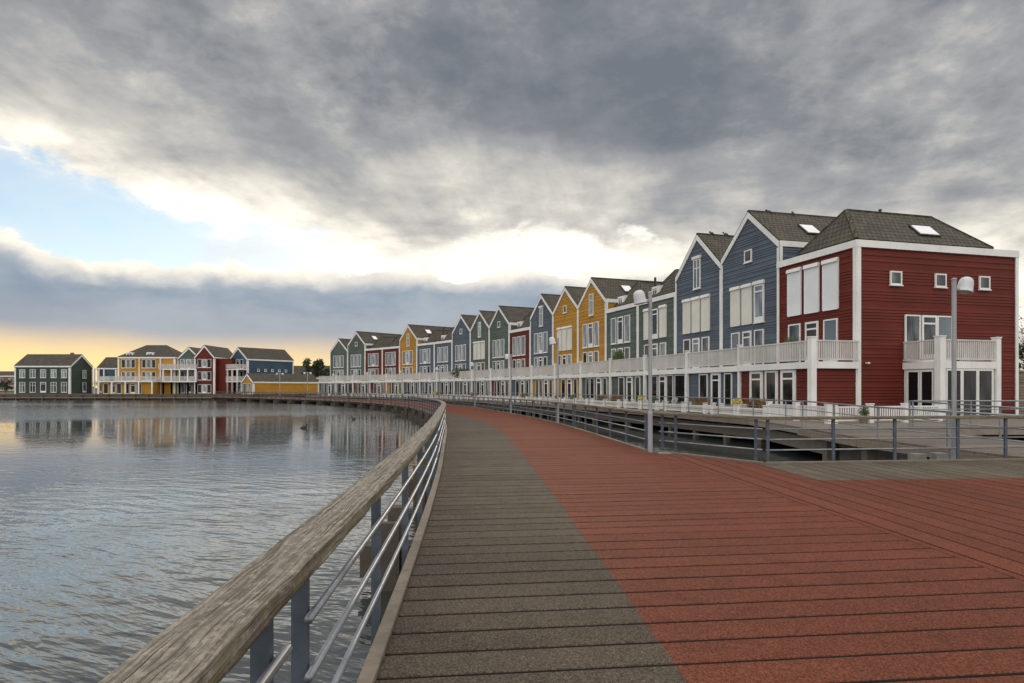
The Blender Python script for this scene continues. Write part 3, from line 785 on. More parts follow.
    if i == 0: lay = [('door', 1.35, 2.35), ('glass', 2.75, 3.65), ('door', 4.0, 5.0)]
    elif ground == 'dark': lay = [('slim', .4, 1.75), ('slim', 2.0, 2.85), ('door', 3.05, 3.95), ('slim', 4.25, 5.45)]
    elif i % 2: lay = [('glass', .95, 1.75), ('door', 2.25, 3.15), ('glass', 3.6, 4.6)]
    else: lay = [('glass', .8, 1.6), ('door', 1.95, 2.85), ('slim', 3.3, 4.1), ('slim', 4.35, 5.0)]
    for knd, u0, u1 in lay:
        if knd == 'door': window(root, (u0, yf, .05), 0, u1 - u0, 2.36, 'door', 'darkglass', 'door')
        else: window(root, (u0, yf, .08), 0, u1 - u0, 2.33, knd if knd == 'slim' else 'plain', 'darkglass' if (i % 3 or i == 0) else 'glass')
        if knd == 'door' or i == 0:
            gt = MB(); gt.box(u0 - .09, u0 - .01, yf, yf + .05, 0, 2.45); gt.box(u1 + .01, u1 + .09, yf, yf + .05, 0, 2.45); gt.box(u0 - .009, u1 + .009, yf, yf + .04, 2.415, 2.45)
            gt.build('surround', M['white'], root)
    # balcony: slab with fascia, balustrade, posts
    bs = MB(); yb = EXT + .16
    bs.box(.0 if i else -.16, w - .01, .05, yb, 2.47, 2.62); bs.box(-.02 if i else -.2, w - .01, yb - .06, yb + .04, 2.47, 2.80)
    if i == 0: bs.box(-.20, -.10, .06, yb - .07, 2.47, 2.80)
    bs.build('balcony_floor', M['white'], root)
    br = MB(); zb, ztp = 2.90, 3.80
    step = .125 if i < 8 else .16; bw = .072 if i < 8 else .10
    x = .12
    while x < w - .1:
        br.box(x, x + bw, yb - .03, yb - .005, zb, ztp); x += step
    br.box(.09, w - .09, yb - .05, yb + .02, ztp, ztp + .07); br.box(.09, w - .09, yb - .045, yb + .012, zb - .02, zb + .05)
    if i == 0:
        y = .08
        while y < yb - .2:
            br.box(-.17, -.145, y, y + .075, zb, ztp); y += .125
        br.box(-.20, -.12, .03, yb - .12, ztp, ztp + .07); br.box(-.19, -.13, .03, yb - .12, zb - .02, zb + .05)
    br.build('balustrade', M['offwhite'], root)
    bp = MB(); pw = .145 if i == 0 else .10; xo = -.10 if i == 0 else 0
    bp.box(xo - pw, xo + pw, yb - .10, yb + .10 + (.1 if i == 0 else 0), 0, 3.98)
    bp.box(xo - pw - .03, xo + pw + .03, yb - .13, yb + .13 + (.1 if i == 0 else 0), 3.98, 4.03)
    bp.build('balcony_post', M['white'], root)
    if i == 0:
        # right facade: three small windows, glazed doors on the balcony, bay with balcony on top
        for t in (2.0, 4.88, 7.84): window(root, (-.012, -t - .74, 6.78), R(90), .74, .70, 'plain', 'glass')
        for k, (t0_, st) in enumerate(((2.92, 'plain'), (4.0, 'door'), (5.0, 'plain'))):
            window(root, (-.012, -t0_ - 1.0, 2.92), R(90), .98, 2.36, st, 'glass' if k < 2 else 'paleglass', 'door' if st == 'door' else 'window')
        X0, Y0, Y1 = -2.1, -2.88, -6.45
        bb = MB(); bb.box(X0, -.04, Y1, Y0, 2.47, 2.62); bb.box(X0 - .08, -.04, Y0, Y0 + .08, 2.45, 2.80); bb.box(X0 - .08, X0, Y1 - .08, Y0 - .002, 2.45, 2.80); bb.box(X0, -.04, Y1 - .08, Y1, 2.45, 2.80)
        bb.build('balcony_floor', M['white'], root)
        bl = MB()
        y = Y1 + .06
        while y < Y0 - .2: bl.box(X0 - .03, X0 - .005, y, y + .075, zb, ztp); y += .125
        x = X0 + .2
        while x < -.05:
            bl.box(x, x + .075, Y0 + .02, Y0 + .045, zb, ztp); bl.box(x, x + .075, Y1 - .045, Y1 - .02, zb, ztp); x += .125
        bl.box(X0 - .06, X0 + .02, Y1, Y0, ztp, ztp + .07); bl.box(X0 + .02, -.04, Y0 - .01, Y0 + .07, ztp, ztp + .07); bl.box(X0 + .02, -.04, Y1 - .07, Y1 + .01, ztp, ztp + .07)
        bl.box(X0 - .05, X0 + .01, Y1, Y0, zb - .03, zb + .05); bl.box(X0 + .02, -.04, Y0, Y0 + .06, zb - .03, zb + .05)
        bl.build('balustrade', M['offwhite'], root)
        for (px_, py_, hw, top_) in ((X0 + .02, Y0 - .02, .165, 3.98), (X0 + .02, Y1 + .02, .14, 3.98)):
            mb = MB(); mb.box(px_ - hw, px_ + hw, py_ - hw, py_ + hw, 0, top_); mb.box(px_ - hw - .03, px_ + hw + .03, py_ - hw - .03, py_ + hw + .03, top_, top_ + .05); mb.build('balcony_post', M['white'], root)
        bw_ = MB(); bw_.box(X0 + .25, -.04, Y0 - .06, Y0 - .02, 0, 2.44); bw_.box(X0 + .0, X0 + .04, Y1 + .2, Y0 - .22, 0, 2.44); bw_.box(X0 + .25, -.04, Y1 + .02, Y1 + .06, 0, 2.44)
        bw_.build('bay_wall', M['white'], root)
        for k in range(2):       # left return, faces +y
            window(root, (X0 + .32 + k * .78, Y0 - .018, .08), 0, .74, 2.3, 'mullion' if False else 'plain', 'darkglass', 'door')
        for k in range(3):       # long face, faces -x
            window(root, (X0 - .002, Y0 - 1.27 - k * .98, .06), R(90), .96, 2.36, 'plain', 'darkglass', 'door')
        wlmp = MB(); wlmp.box(-.20, -.02, -.62, -.50, 2.72, 2.80); wlmp.build('wall_lamp', M['white'], root)

# birds on the ridges of the blue houses
def bird_mesh():
    mb = MB(); prof = [(.0, -.26), (.035, -.2), (.10, -.08), (.12, .02), (.09, .12), (.05, .17), (.0, .2)]
    mb.lathe(prof, 8, (0, 0, .2), 0, Matrix.Rotation(R(62), 3, 'Y'))
    mb.lathe([(0, -.07), (.055, -.04), (.065, 0), (.05, .05), (0, .075)], 8, (.2, 0, .36))
    mb.bar((.25, 0, .36), (.34, 0, .35), .025, .02); mb.bar((-.18, 0, .13), (-.36, 0, .09), .08, .02)
    for y in (-.03, .03): mb.bar((0, y, 0), (0, y, .12), .015, .015)
    return mb.mesh('gull', M['bird'], True)
bm_ = bird_mesh()
for (i, yl, rz, lab) in ((1, -1.5, .3, 'small bird on the ridge of the tall blue gable, nearer the front'), (1, -3.3, -.5, 'small bird on the ridge of the tall blue gable, further back'),
                    (2, -1.2, .2, 'small bird on the ridge of the lower blue gable, nearer the front'), (2, -2.4, .9, 'small bird on the ridge of the lower blue gable, further back')):
    O, ang, w = frames[i]; p = O + Matrix.Rotation(ang, 3, 'Z') @ Vector((w / 2, yl, 0))
    tag(link('gull', bm_, None, (p.x, p.y, HZ + 12.45 + .215), ang + rz), lab, 'bird', 'birds perched on roof ridges')

# ------------------------------------------------------------------ terrace deck in front of the houses
def loc2(i, x, y):
    O, ang, w = frames[i]; c, s_ = math.cos(ang), math.sin(ang); return Vector((O.x + c * x - s_ * y, O.y + s_ * x + c * y))
TD = EXT + 3.7
Eg = []; In = []
for i in range(20):
    if i == 0: n = Vector((-.966, -.257))
    else:
        d = Vector(P[min(i + 1, 19)]) - Vector(P[i - 1]); d.normalize(); n = Vector((-d.y, d.x))
    td = TD - (max(0, i - 10) * .09)
    Eg.append(Vector(P[i]) + n * td); In.append(Vector(P[i]) + n * .3)
te = MB()
for i in range(19):
    # boards follow the row: five strips per house
    K = 22
    for k in range(K):
        f0, f1 = k / K, (k + 1) / K - .004
        a0, a1 = Eg[i].lerp(In[i], f0), Eg[i].lerp(In[i], f1); b0, b1 = Eg[i + 1].lerp(In[i + 1], f0), Eg[i + 1].lerp(In[i + 1], f1)
        te.slab([tuple(a0), tuple(a1), tuple(b1), tuple(b0)], HZ - .06, HZ + random.uniform(-.003, .003))
WL = [Vector((11.2, 26.8)), Vector((11.05, 24.6)), Vector((11.1, 20.5)), Vector((12.5, 15.35))]
WR = [Vector((15.4, 24.6)), Vector((15.4, 20.5)), Vector((16.4, 15.75))]
# corner area
te.slab([tuple(Eg[0]), tuple(WL[0]), tuple(WL[1]), (34, 24.6), (34, 36.6), tuple(In[0])][::-1], HZ - .06, HZ - .001)
# sloping walk down to the plaza
for k in range(26):
    f0, f1 = k / 26, (k + 1) / 26 - .006
    def edge(pts, f):
        L = [(b - a).length for a, b in zip(pts, pts[1:])]; t = f * sum(L)
        for (a, b), l in zip(zip(pts, pts[1:]), L):
            if t <= l + 1e-6: return a.lerp(b, t / l)
            t -= l
        return pts[-1]
    l0, l1, r0, r1 = edge(WL[1:], f0), edge(WL[1:], f1), edge(WR, f0), edge(WR, f1)
    z0, z1 = HZ * (1 - f0) + .01 * f0, HZ * (1 - f1) + .01 * f1
    te.hexa([(*l0, z0 - .06), (*l1, z1 - .06), (*r1, z1 - .06), (*r0, z0 - .06)][::-1], [(*l0, z0), (*l1, z1), (*r1, z1), (*r0, z0)][::-1])
terrace = struct(te.build('terrace_deck', M['terrace']))
fa = MB()
def fascia(pts, z0, z1, th=.08, mb=fa, out=None):
    for a, b in zip(pts, pts[1:]):
        d = (b - a).normalized(); n = Vector((-d.y, d.x))
        mb.hexa([(*a, z0), (*b, z0), (*(b + n * th), z0), (*(a + n * th), z0)], [(*a, z1), (*b, z1), (*(b + n * th), z1), (*(a + n * th), z1)])
edge_line = Eg[::-1] + WL[0:2]
fascia([p for p in edge_line], HZ - .26, HZ - .065)
fa.build('fascia', M['board'], terrace)
f2 = MB()
for a, b, za, zb_ in ((WL[1], WL[2], HZ, HZ * .58), (WL[2], WL[3], HZ * .58, .01)):
    d = (b - a).normalized(); n = Vector((d.y, -d.x)) * .08
    f2.hexa([(*a, za - .3), (*b, zb_ - .3), (*(b + n), zb_ - .3), (*(a + n), za - .3)], [(*a, za - .065), (*b, zb_ - .065), (*(b + n), zb_ - .065), (*(a + n), za - .065)])
f2.box(15.4, 34, 24.60, 24.68, HZ - .3, HZ - .065)
f2.build('fascia', M['board'], terrace)
# lower concrete beam and posts under the terrace edge
lb = MB(); inset = [p.lerp(q_, .09) for p, q_ in zip(Eg, In)]
seq = inset[::-1] + [Vector((11.6, 27)), Vector((11.4, 23.5))]
for a, b in zip(seq, seq[1:]):
    d = (b - a).normalized(); n = Vector((-d.y, d.x)) * .3
    lb.hexa([(*a, -.72), (*b, -.72), (*(b + n), -.72), (*(a + n), -.72)], [(*a, -.2), (*b, -.2), (*(b + n), -.2), (*(a + n), -.2)])
lb.build('ground_beam', M['pale_timber'], terrace)
for i in range(0, 19):
    for f in (.0, .5):
        p = inset[i].lerp(inset[i + 1], f).lerp(In[i], .03); d = (Eg[i + 1] - Eg[i]).normalized()
        mb = MB(); mb.box(-.13, .13, -.13, .13, -2.2, HZ - .27); link('pile', mb.mesh('pile', M['pale_timber']), terrace, (p.x, p.y, 0), math.atan2(d.y, d.x))
for (x, y) in ((11.55, 23.3), (11.5, 20.6), (12.5, 17.2), (15.0, 21.0), (15.6, 17.2), (18, 24.9), (22, 24.9)):
    mb = MB(); mb.box(x - .17, x + .17, y - .17, y + .17, -2.2, -.1); mb.build('pile', M['pale_timber'], terrace)
bk = MB(); bk.box(11.9, 14.9, 23.2, 24.5, -2.2, -.35); bk.build('abutment', M['concrete'], terrace)

# thin railing along the terrace edge
def thin_railing(label, pts, spacing):
    posts = []; t = 0
    for a, b in zip(pts, pts[1:]):
        d = b - a; L = d.length; n = max(1, int(round(L / spacing)))
        for k in range(n): p = a.lerp(b, (k + .02) / n); posts.append((p.x, p.y, math.atan2(d.y, d.x)))
    return poly_railing(label, [tuple(p) for p in pts], posts, .97, HZ, False, (.36, .66))
inn = [p.lerp(q_, .035) for p, q_ in zip(Eg, In)]
thin_railing('thin grey metal railing along the terrace edge in front of the coloured house row', inn[::-1] + [Vector((11.45, 26.8)), Vector((11.3, 24.7))], 2.9)
def slope_railing(label, pts, z0, z1, n):
    t = thing('railing', label, 'railing'); a, b = pts[0], pts[-1]
    L = [0]
    for p, q_ in zip(pts, pts[1:]): L.append(L[-1] + (q_ - p).length)
    zz = [z0 + (z1 - z0) * l / L[-1] for l in L]
    for h, r, nm in ((1.0, .026, 'handrail'), (.68, .016, 'tube'), (.36, .016, 'tube')):
        mb = MB(); mb.tube([(p.x, p.y, z + h) for p, z in zip(pts, zz)], r, 8); mb.build(nm, M['tube'], t, True)
    for k in range(n + 1):
        l = L[-1] * k / n
        for j in range(len(L) - 1):
            if L[j] <= l <= L[j + 1] + 1e-6:
                f = (l - L[j]) / (L[j + 1] - L[j]); p = pts[j].lerp(pts[j + 1], f); z = zz[j] + (zz[j + 1] - zz[j]) * f
                mb = MB(); mb.box(-.024, .024, -.024, .024, -.1, .98); link('post', mb.mesh('post', M['tube']), t, (p.x, p.y, z)); break
slope_railing('metal railing on the left side of the short gangway between plaza and terrace', [p + Vector((.12, 0)) for p in WL[1:]], HZ, .01, 4)
slope_railing('metal railing on the right side of the short gangway between plaza and terrace', [p - Vector((.12, 0)) for p in WR], HZ, .01, 4)
slope_railing('straight metal railing on the terrace in front of the bay of the red corner house', [Vector((15.5, 24.75)), Vector((24.5, 24.75))], HZ, HZ, 4)

# ------------------------------------------------------------------ planters, fence and plants on the terrace
def planter_mesh(L):
    mb = MB(); D = .55; H = .50
    mb.box(.06, L - .06, -.02, .02, .06, H); mb.box(.06, L - .06, D - .02, D + .005, .06, H, 1)
    mb.box(.02, .06, 0, D, .06, H); mb.box(L - .06, L - .02, 0, D, .06, H)
    for z in (.06, .40): mb.box(.1, L - .1, D + .02, D + .035, z, z + .07)
    n = int(L / .12)
    for k in range(n): mb.box(.1 + (L - .2) * k / n, .1 + (L - .2) * k / n + .075, D + .008, D + .032, .10, .48, 2)
    mb.box(.05, L - .05, .02, D - .02, .38, .43, 1)
    for x in (0, L):
        for y in (0, D): mb.box(x - .1, x + .1, y - .1, y + .1, 0, .60); mb.box(x - .12, x + .12, y - .12, y + .12, .60, .64)
    return mb.mesh('planter', [M['white'], M['bark'], M['offwhite']])
pmesh = planter_mesh(2.2)
def foliage(mb, c, r, n, sz, seed, mi=0, up=0.0):
    rn = random.Random(seed); c = Vector(c)
    for _ in range(n):
        d = Vector((rn.gauss(0, 1), rn.gauss(0, 1), rn.gauss(0, 1))).normalized() * (rn.random() ** .45)
        p = c + Vector((d.x * r[0], d.y * r[1], d.z * r[2]))
        a = Vector((rn.gauss(0, 1), rn.gauss(0, 1), rn.gauss(0, 1) + up)).normalized(); b = a.orthogonal().normalized()
        b = (Matrix.Rotation(rn.random() * 6.28, 3, a) @ b); q_ = sz * rn.uniform(.6, 1.3)
        mb.face([p - a * q_, p + b * q_ * .45, p + a * q_, p - b * q_ * .45], mi)
def grass_tuft(mb, c, rx, ry, h, n, seed):
    rn = random.Random(seed)
    for _ in range(n):
        x, y = c[0] + rn.uniform(-rx, rx), c[1] + rn.uniform(-ry, ry); lx, ly = rn.gauss(0, .16), rn.gauss(0, .16); hh = h * rn.uniform(.5, 1.1); w_ = .02
        mb.face([(x - w_, y, c[2]), (x + w_, y, c[2]), (x + lx + w_ * .4, y + ly, c[2] + hh), (x + lx - w_ * .4, y + ly, c[2] + hh)])
PL = {(0, 0): 'b', (0, 1): 'y', (1, 0): 'b', (1, 1): 'w', (2, 0): 'g', (2, 1): 'y', (3, 0): 'b', (3, 1): 'b', (4, 1): 'g', (5, 0): 'g', (6, 1): 'b', (9, 0): 'b', (11, 0): 'b', (11, 1): 'y', (13, 0): 'g'}
for i in range(0, 17):
    short = HOUSES[i][3]; O, ang, w = frames[i]
    for k, (x, side) in enumerate(((.55, 'right'), (3.02, 'left'))):
        if i == 0: x += .35
        p = loc2(i, x, EXT + 1.55); end = 'right hand' if k == 0 else 'left hand'
        tag(link('planter', pmesh, None, (p.x, p.y, HZ), ang), f'{end} white planter box before {short}', 'planter', 'white planters along the terrace')
        t = PL.get((i, k))
        if t:
            mb = MB(); z = .43
            if t == 'b': grass_tuft(mb, (1.0, .27, z), .75, .18, .55, 240, i * 9 + k); foliage(mb, (1.0, .27, z + .2), (.8, .22, .2), 160, .07, i + k); mt = M['leafb']; wd = 'brown grasses'; ct = 'plants'
            elif t == 'y': foliage(mb, (.35, .27, z + .28), (.34, .26, .26), 420, .06, i + 3); mt = M['leafy']; wd = 'round yellow flowers'; ct = 'flowers'
            elif t == 'w': foliage(mb, (1.6, .27, z + .3), (.22, .2, .2), 200, .05, i + 3); mt = M['offwhite']; wd = 'small white flowering plant'; ct = 'flowers'
            else: foliage(mb, (1.0, .27, z + .22), (.7, .22, .25), 320, .07, i + 5); mt = M['leafg']; wd = 'green plants'; ct = 'plants'
            tag(link('plants', mb.mesh('plants', mt), None, (p.x, p.y, HZ), ang), f'{wd} in {end} planter before {short}', ct)
# picket fence beside the red corner house
def picket(name, label, a, b, n, hgt=.72):
    a, b = Vector(a), Vector(b); d = b - a; L = d.length; t = thing(name, label, 'fence', (a.x, a.y, HZ), math.atan2(d.y, d.x))
    mb = MB(); x = .1
    while x < L - .1: mb.box(x, x + .06, -.012, .012, .08, hgt - .06); x += .12
    mb.box(.0, L, -.03, .03, hgt - .06, hgt); mb.box(0, L, -.028, .028, .1, .16); mb.build('pickets', M['white'], t)
    for k in range(n + 1):
        mb = MB(); x = L * k / n; mb.box(x - .11, x + .11, -.11, .11, 0, hgt + .08); mb.box(x - .13, x + .13, -.13, .13, hgt + .08, hgt + .12); mb.build('post', M['white'], t)
q0 = loc2(0, .75, EXT + 2.0); q1 = loc2(0, -3.4, EXT + 1.4)
picket('picket_fence', 'low white picket fence turning past the corner post of the red corner house', q0, (13.35, 27.0), 2)
picket('picket_fence', 'low white picket fence in front of the side wall of the red corner house', (13.6, 27.05), (19.0, 28.5), 3)
mb = MB(); mb.lathe([(.0, .0), (.14, 0), (.19, .28), (.2, .34), (.17, .34), (.15, .28), (0, .28)], 12); pot = thing('flower_pot', 'small clay pot with a leafy plant on the picket fence line by the red house', 'pot', (14.9, 27.1, HZ))
mb.build('pot', M['terracotta'], pot); mb = MB(); foliage(mb, (0, 0, .5), (.22, .22, .22), 160, .06, 4); mb.build('plant', M['leafg'], pot)
# balcony plants
def shrub(label, p, r, n, mat, sz=.1, pot=True, tall=False, seed=1):
    t = thing('potted_shrub', label, 'plant', p)
    b = MB(); b.lathe([(0, 0), (.18, 0), (.24, .38), (.25, .42), (.2, .42), (0, .36)], 12); b.build('pot', M['terracotta'], t)
    f = MB()
    if tall: grass_tuft(f, (0, 0, .36), r[0] * .5, r[1] * .5, r[2] * 2.1, n, seed); foliage(f, (0, 0, .4 + r[2]), r, n, sz, seed, 0, 1.2)
    else: foliage(f, (0, 0, .35 + r[2] * .85), r, n, sz, seed)
    f.build('foliage', mat, t)
def bal(i, x, y=1.6): p = loc2(i, x, y); return (p.x, p.y, HZ + 2.625)
shrub('dark green shrub spilling over the balcony before the green gable with cream shutters', bal(10, 4.3, 2.1), (1.9, .6, .75), 900, M['leafg'], .14, seed=3)
shrub('tall bamboo like pot plant on the balcony between the two green flat houses', bal(4, .4, 1.7), (.55, .45, .8), 420, M['leafg'], .14, tall=True, seed=5)
shrub('small bare pot plant on the corner balcony of the red house', bal(0, 2.3, 2.0), (.38, .35, .55), 150, M['leafg'], .07, tall=True, seed=7)
shrub('small leafy pot plant on the balcony of the tall blue gabled house', bal(1, 2.2, 1.9), (.35, .35, .45), 160, M['leafg'], .08, seed=9)
shrub('low leafy pot plant on the balcony of the taller yellow gable', bal(5, 1.6, 2.0), (.8, .35, .5), 240, M['leafg'], .09, seed=11)
shrub('low leafy pot plant on the balcony of the smaller yellow gable', bal(6, 2.6, 2.0), (.7, .35, .45), 220, M['leafg'], .09, seed=13)

# ------------------------------------------------------------------ street lamps
def lamp_meshes():
    p = MB(); p.tube([(0, 0, -.35), (0, 0, 1.02)], .066, 14, 0, False); p.tube([(0, 0, 1.02), (0, 0, 1.05)], [.066, .052], 14, 0, False); p.tube([(0, 0, 1.05), (0, 0, 4.28)], .052, 14, 0, False)
    p.lathe([(.052, 4.28), (.060, 4.29), (.060, 4.33), (0, 4.35)], 14)
    c = MB(); c.lathe([(.12, -.3), (.12, .02), (.1, .06)], 12)
    ar = MB(); ar.tube([(.05, 0, 4.06), (.18, 0, 4.09), (.25, 0, 4.11)], .042, 8)
    rot = Matrix.Rotation(R(12), 3, 'Y')
    sh = MB(); prof = [(.0, .30), (.08, .295), (.145, .265), (.185, .21), (.205, .13), (.215, .0), (.225, -.10), (.235, -.115), (.235, -.14), (.21, -.14), (.19, -.02)]
    prof = [(a * .76, b * .84) for a, b in prof]; sh.lathe(prof, 20, (.29, 0, 4.12), 0, rot); sh.lathe([(.154, -.10), (.11, -.13), (.0, -.14)], 20, (.29, 0, 4.12), 1, rot)
    return p.mesh('pole', M['lamp'], True), ar.mesh('arm', M['lamp'], True), sh.mesh('lamp_shade', [M['shade'], M['lens']], True)
LPm = lamp_meshes()
def lamp(p, rz, label):
    t = thing('street_lamp', label, 'lamp', p, rz, 'street lamps along the boardwalk')
    for n, me in zip(('pole', 'arm', 'lamp_shade'), LPm): link(n, me, t)
lamp((10.61, 15.36, 0), .1, 'nearest lamp post with bell shade, standing behind the plaza railing before the red corner house')
lamp((3.78, 17.5, 0), math.pi + .1, 'lamp post with bell shade at the chamfered corner where red planks meet the plaza')
names = ['lamp post at the railing before the yellow gabled pair', 'lamp post at the railing before the lone flat red house', 'lamp post at the railing before the green gabled pair',
         'lamp post before the flat blue houses, seen just right of the wooden handrail bend', 'lamp post before the far yellow gable', 'lamp post before the far red houses', 'lamp post before the end of the row, by the last green gables']
for k, s in enumerate((28.6, 43.2, 58, 73, 88, 101, 114)):
    q_ = at(s, W_PATH + .34, 0); lamp(q_, head(s) + math.pi, names[k])

# ------------------------------------------------------------------ water and land
mb = MB(); mb.face([(-6000, -400, -1.0), (3000, -400, -1.0), (3000, 8000, -1.0), (-6000, 8000, -1.0)])
struct(mb.build('water', M['water']))
ctr = [loc2(i, 0, -1.2) for i in range(19)] + [loc2(18, frames[18][2], -1.2)]
poly = [(34, 36.7)] + [tuple(p) for p in ctr] + [(-46, 143), (-52, 147), (-700, 147), (-6000, 200), (-6000, 9000), (6000, 9000), (6000, 30), (34, 30)]
gr = MB(); gr.face([(x, y, .06) for x, y in poly]); gr.face([(x, y, -2.0) for x, y in poly])
struct(gr.build('ground', M['land']))
lw = MB(); lw.slab([(-260, 149), (-117.5, 149), (-117.5, 196), (-260, 196)], .0, .35); struct(lw.build('lawn', M['grass']))
# far quay
qw = thing('quay_wall', 'long dark timber quay wall under the houses across the water', 'wall', (0, 0, 0))
mb = MB(); mb.box(-420, -50, 146.2, 147.05, -2, .30)
mb.build('wall', M['timber'], qw); mb = MB(); mb.box(-420, -50, 145.6, 146.19, -.62, -.42); mb.build('walkway_board', M['board'], qw)
k = 0
mb = MB()
for x in range(-170, -50, 3): mb.box(x - .15, x + .15, 145.7, 146.0, -2, .1)
mb.build('fender_piles', M['timber'], qw)
mb = MB(); mb.box(-52.5, -51.5, 128.5, 147, -2, .05); mb.build('side_wall', M['timber'], qw)
fd = MB(); fd.slab([(-420, 147.06), (-50, 147.06), (-40, 165), (-420, 165)], .1, .32); struct(fd.build('quay_pavement', M['pale_timber']))

# ------------------------------------------------------------------ houses across the water
FZ = .33
def far_house(label, loc, rz, w, dp, eave, ridge, mat, axis='x', hip=False, name='quay_house'):
    """local: x along front (0..w), front at y=0 facing -y, body to +y"""
    t = thing(name, label, 'house', (*loc, FZ), rz, 'houses across the water')
    wl = MB()
    if axis == 'y':   # gable faces front
        g_ = [(0, 0), (w, 0), (w, eave), (w / 2, ridge), (0, eave)]; s2 = [(0, 0), (dp, 0), (dp, eave), (0, eave)]
    else:
        g_ = [(0, 0), (w, 0), (w, eave), (0, eave)]; s2 = [(0, 0), (dp, 0), (dp, eave), (dp / 2, ridge), (0, eave)]
        if hip: s2 = [(0, 0), (dp, 0), (dp, eave), (0, eave)]
    clad(wl, g_, (0, 0, 0), (1, 0, 0), (0, -1, 0), step=.33); clad(wl, [(w - a, b) for a, b in g_], (w, dp, 0), (-1, 0, 0), (0, 1, 0), step=.33)
    clad(wl, s2, (w, 0, 0), (0, 1, 0), (1, 0, 0), step=.33); clad(wl, s2, (0, dp, 0), (0, -1, 0), (-1, 0, 0), step=.33)
    wl.build('wall', mat, t)
    rf = MB(); e = eave + .05; r_ = ridge + .05; o = .12; tr = MB()
    if hip:
        i_ = dp * .5
        A, B, Cc, Dd, E_, F_ = map(Vector, ((-o, -o, e), (w + o, -o, e), (w + o, dp + o, e), (-o, dp + o, e), (i_, dp / 2, r_), (w - i_, dp / 2, r_)))
        roof_slope(rf, A, B, F_, E_); roof_slope(rf, Cc, Dd, E_, F_); roof_slope(rf, B, Cc, F_, F_); roof_slope(rf, Dd, A, E_, E_)
        tr.box(-.16, w + .16, -.16, -.04, eave - .3, eave + .04); tr.box(w + .04, w + .16, -.039, dp, eave - .3, eave + .04)
    elif axis == 'x':
        A, B, Cc, Dd, E_, F_ = map(Vector, ((-o, -o, e), (w + o, -o, e), (w + o, dp + o, e), (-o, dp + o, e), (-o, dp / 2, r_), (w + o, dp / 2, r_)))
        roof_slope(rf, A, B, F_, E_); roof_slope(rf, Cc, Dd, E_, F_)
        tr.box(-.14, w + .14, -.15, -.03, eave - .32, eave + .03)
        for x in (-.14, w + .03):
            for ys, ye in ((0, dp / 2), (dp, dp / 2)):
                pl_ = [(ys, eave), (ye, ridge), (ye, ridge - .45), (ys, eave - .45)]
                tr.hexa([(x, y, z) for y, z in pl_], [(x + .11, y, z) for y, z in pl_])
    else:
        A, B, Cc, Dd, E_, F_ = map(Vector, ((-o, -o, e), (w + o, -o, e), (w + o, dp + o, e), (-o, dp + o, e), (w / 2, -o, r_), (w / 2, dp + o, r_)))
        roof_slope(rf, B, Cc, F_, E_); roof_slope(rf, Dd, A, E_, F_)
        for xs in (0, w):
            pl_ = [(xs, eave), (w / 2, ridge), (w / 2, ridge - .45), (xs, eave - .45)]
            tr.hexa([(x, -.15, z) for x, z in pl_], [(x, -.03, z) for x, z in pl_])
        tr.box(w + .03, w + .14, 0, dp, eave - .32, eave + .03); tr.box(-.14, -.03, 0, dp, eave - .32, eave + .03)
    roof = rf.build('roof', M['roof'], t)
    for x0, x1 in ((-.05, .28), (w - .28, w + .05)): tr.box(x0, x1, -.13, -.032, 0, eave - .46)
    tr.box(w + .032, w + .12, -.1, .25, 0, eave - .46); tr.box(w + .032, w + .12, dp - .28, dp, 0, eave - .46)
    tr.build('trim', M['white'], t)
    return t, roof
def fwin(t, x, z, w, h, style='mullion', glass='glass', y=-.04, rz=math.pi):      # faces -y
    if rz == math.pi: window(t, (x + w, y, z), math.pi, w, h, style, glass)
    else: window(t, (y, x, z), rz, w, h, style, glass)                        # rz=-90deg: faces +x
def balcony(t, x0, x1, y0, y1, z, n, rail=True):
    mb = MB(); mb.box(x0, x1, y0, y1, z - .28, z); mb.build('balcony_floor', M['white'], t)
    mb = MB(); x = x0
    while x < x1: mb.box(x, x + .14, y0, y0 + .05, z + .1, z + 1.0); x += .24
    mb.box(x0, x1, y0 - .03, y0 + .08, z + 1.0, z + 1.08)
    for xs in (x0, x1 - .05):
        y = y0
        while y < y1 - .1: mb.box(xs, xs + .05, y + .06, y + .2, z + .1, z + 1.0); y += .26
        mb.box(xs - .02, xs + .07, y0, y1 - .05, z + 1.001, z + 1.08)
    mb.build('balustrade', M['offwhite'], t)
    for k in range(n + 1):
        mb = MB(); x = x0 + (x1 - x0) * k / n; mb.box(x - .13, x + .13, y0 - .06, y0 + .2, 0, z - .281); mb.build('balcony_post', M['white'], t)
# 1 dark green
t, rf_ = far_house('long dark green house with ten front windows, leftmost across the water', (-116.5, 150), 0, 12.9, 8, 6.55, 9.4, M['dgreen'])
for k in range(5):
    x = 1.1 + k * 2.45
    fwin(t, x, 3.75, 1.35, 2.0, 'mullion', 'paleglass'); fwin(t, x, .35, 1.35, 2.4, 'door' if k == 2 else 'mullion', 'glass')
fwin(t, 5.0, 3.75, 1.2, 2.0, 'mullion', 'paleglass', 12.94, R(-90)) if False else window(t, (12.94, 5.6, 3.7), R(-90), 1.3, 2.0, 'mullion', 'paleglass')
window(t, (12.94, 5.6, .35), R(-90), 1.3, 2.4, 'door', 'glass', 'door')
mb = MB(); mb.box(9.9, 10.5, 4.4, 5.0, 9.0, 9.9); mb.build('chimney', M['brick'], rf_)
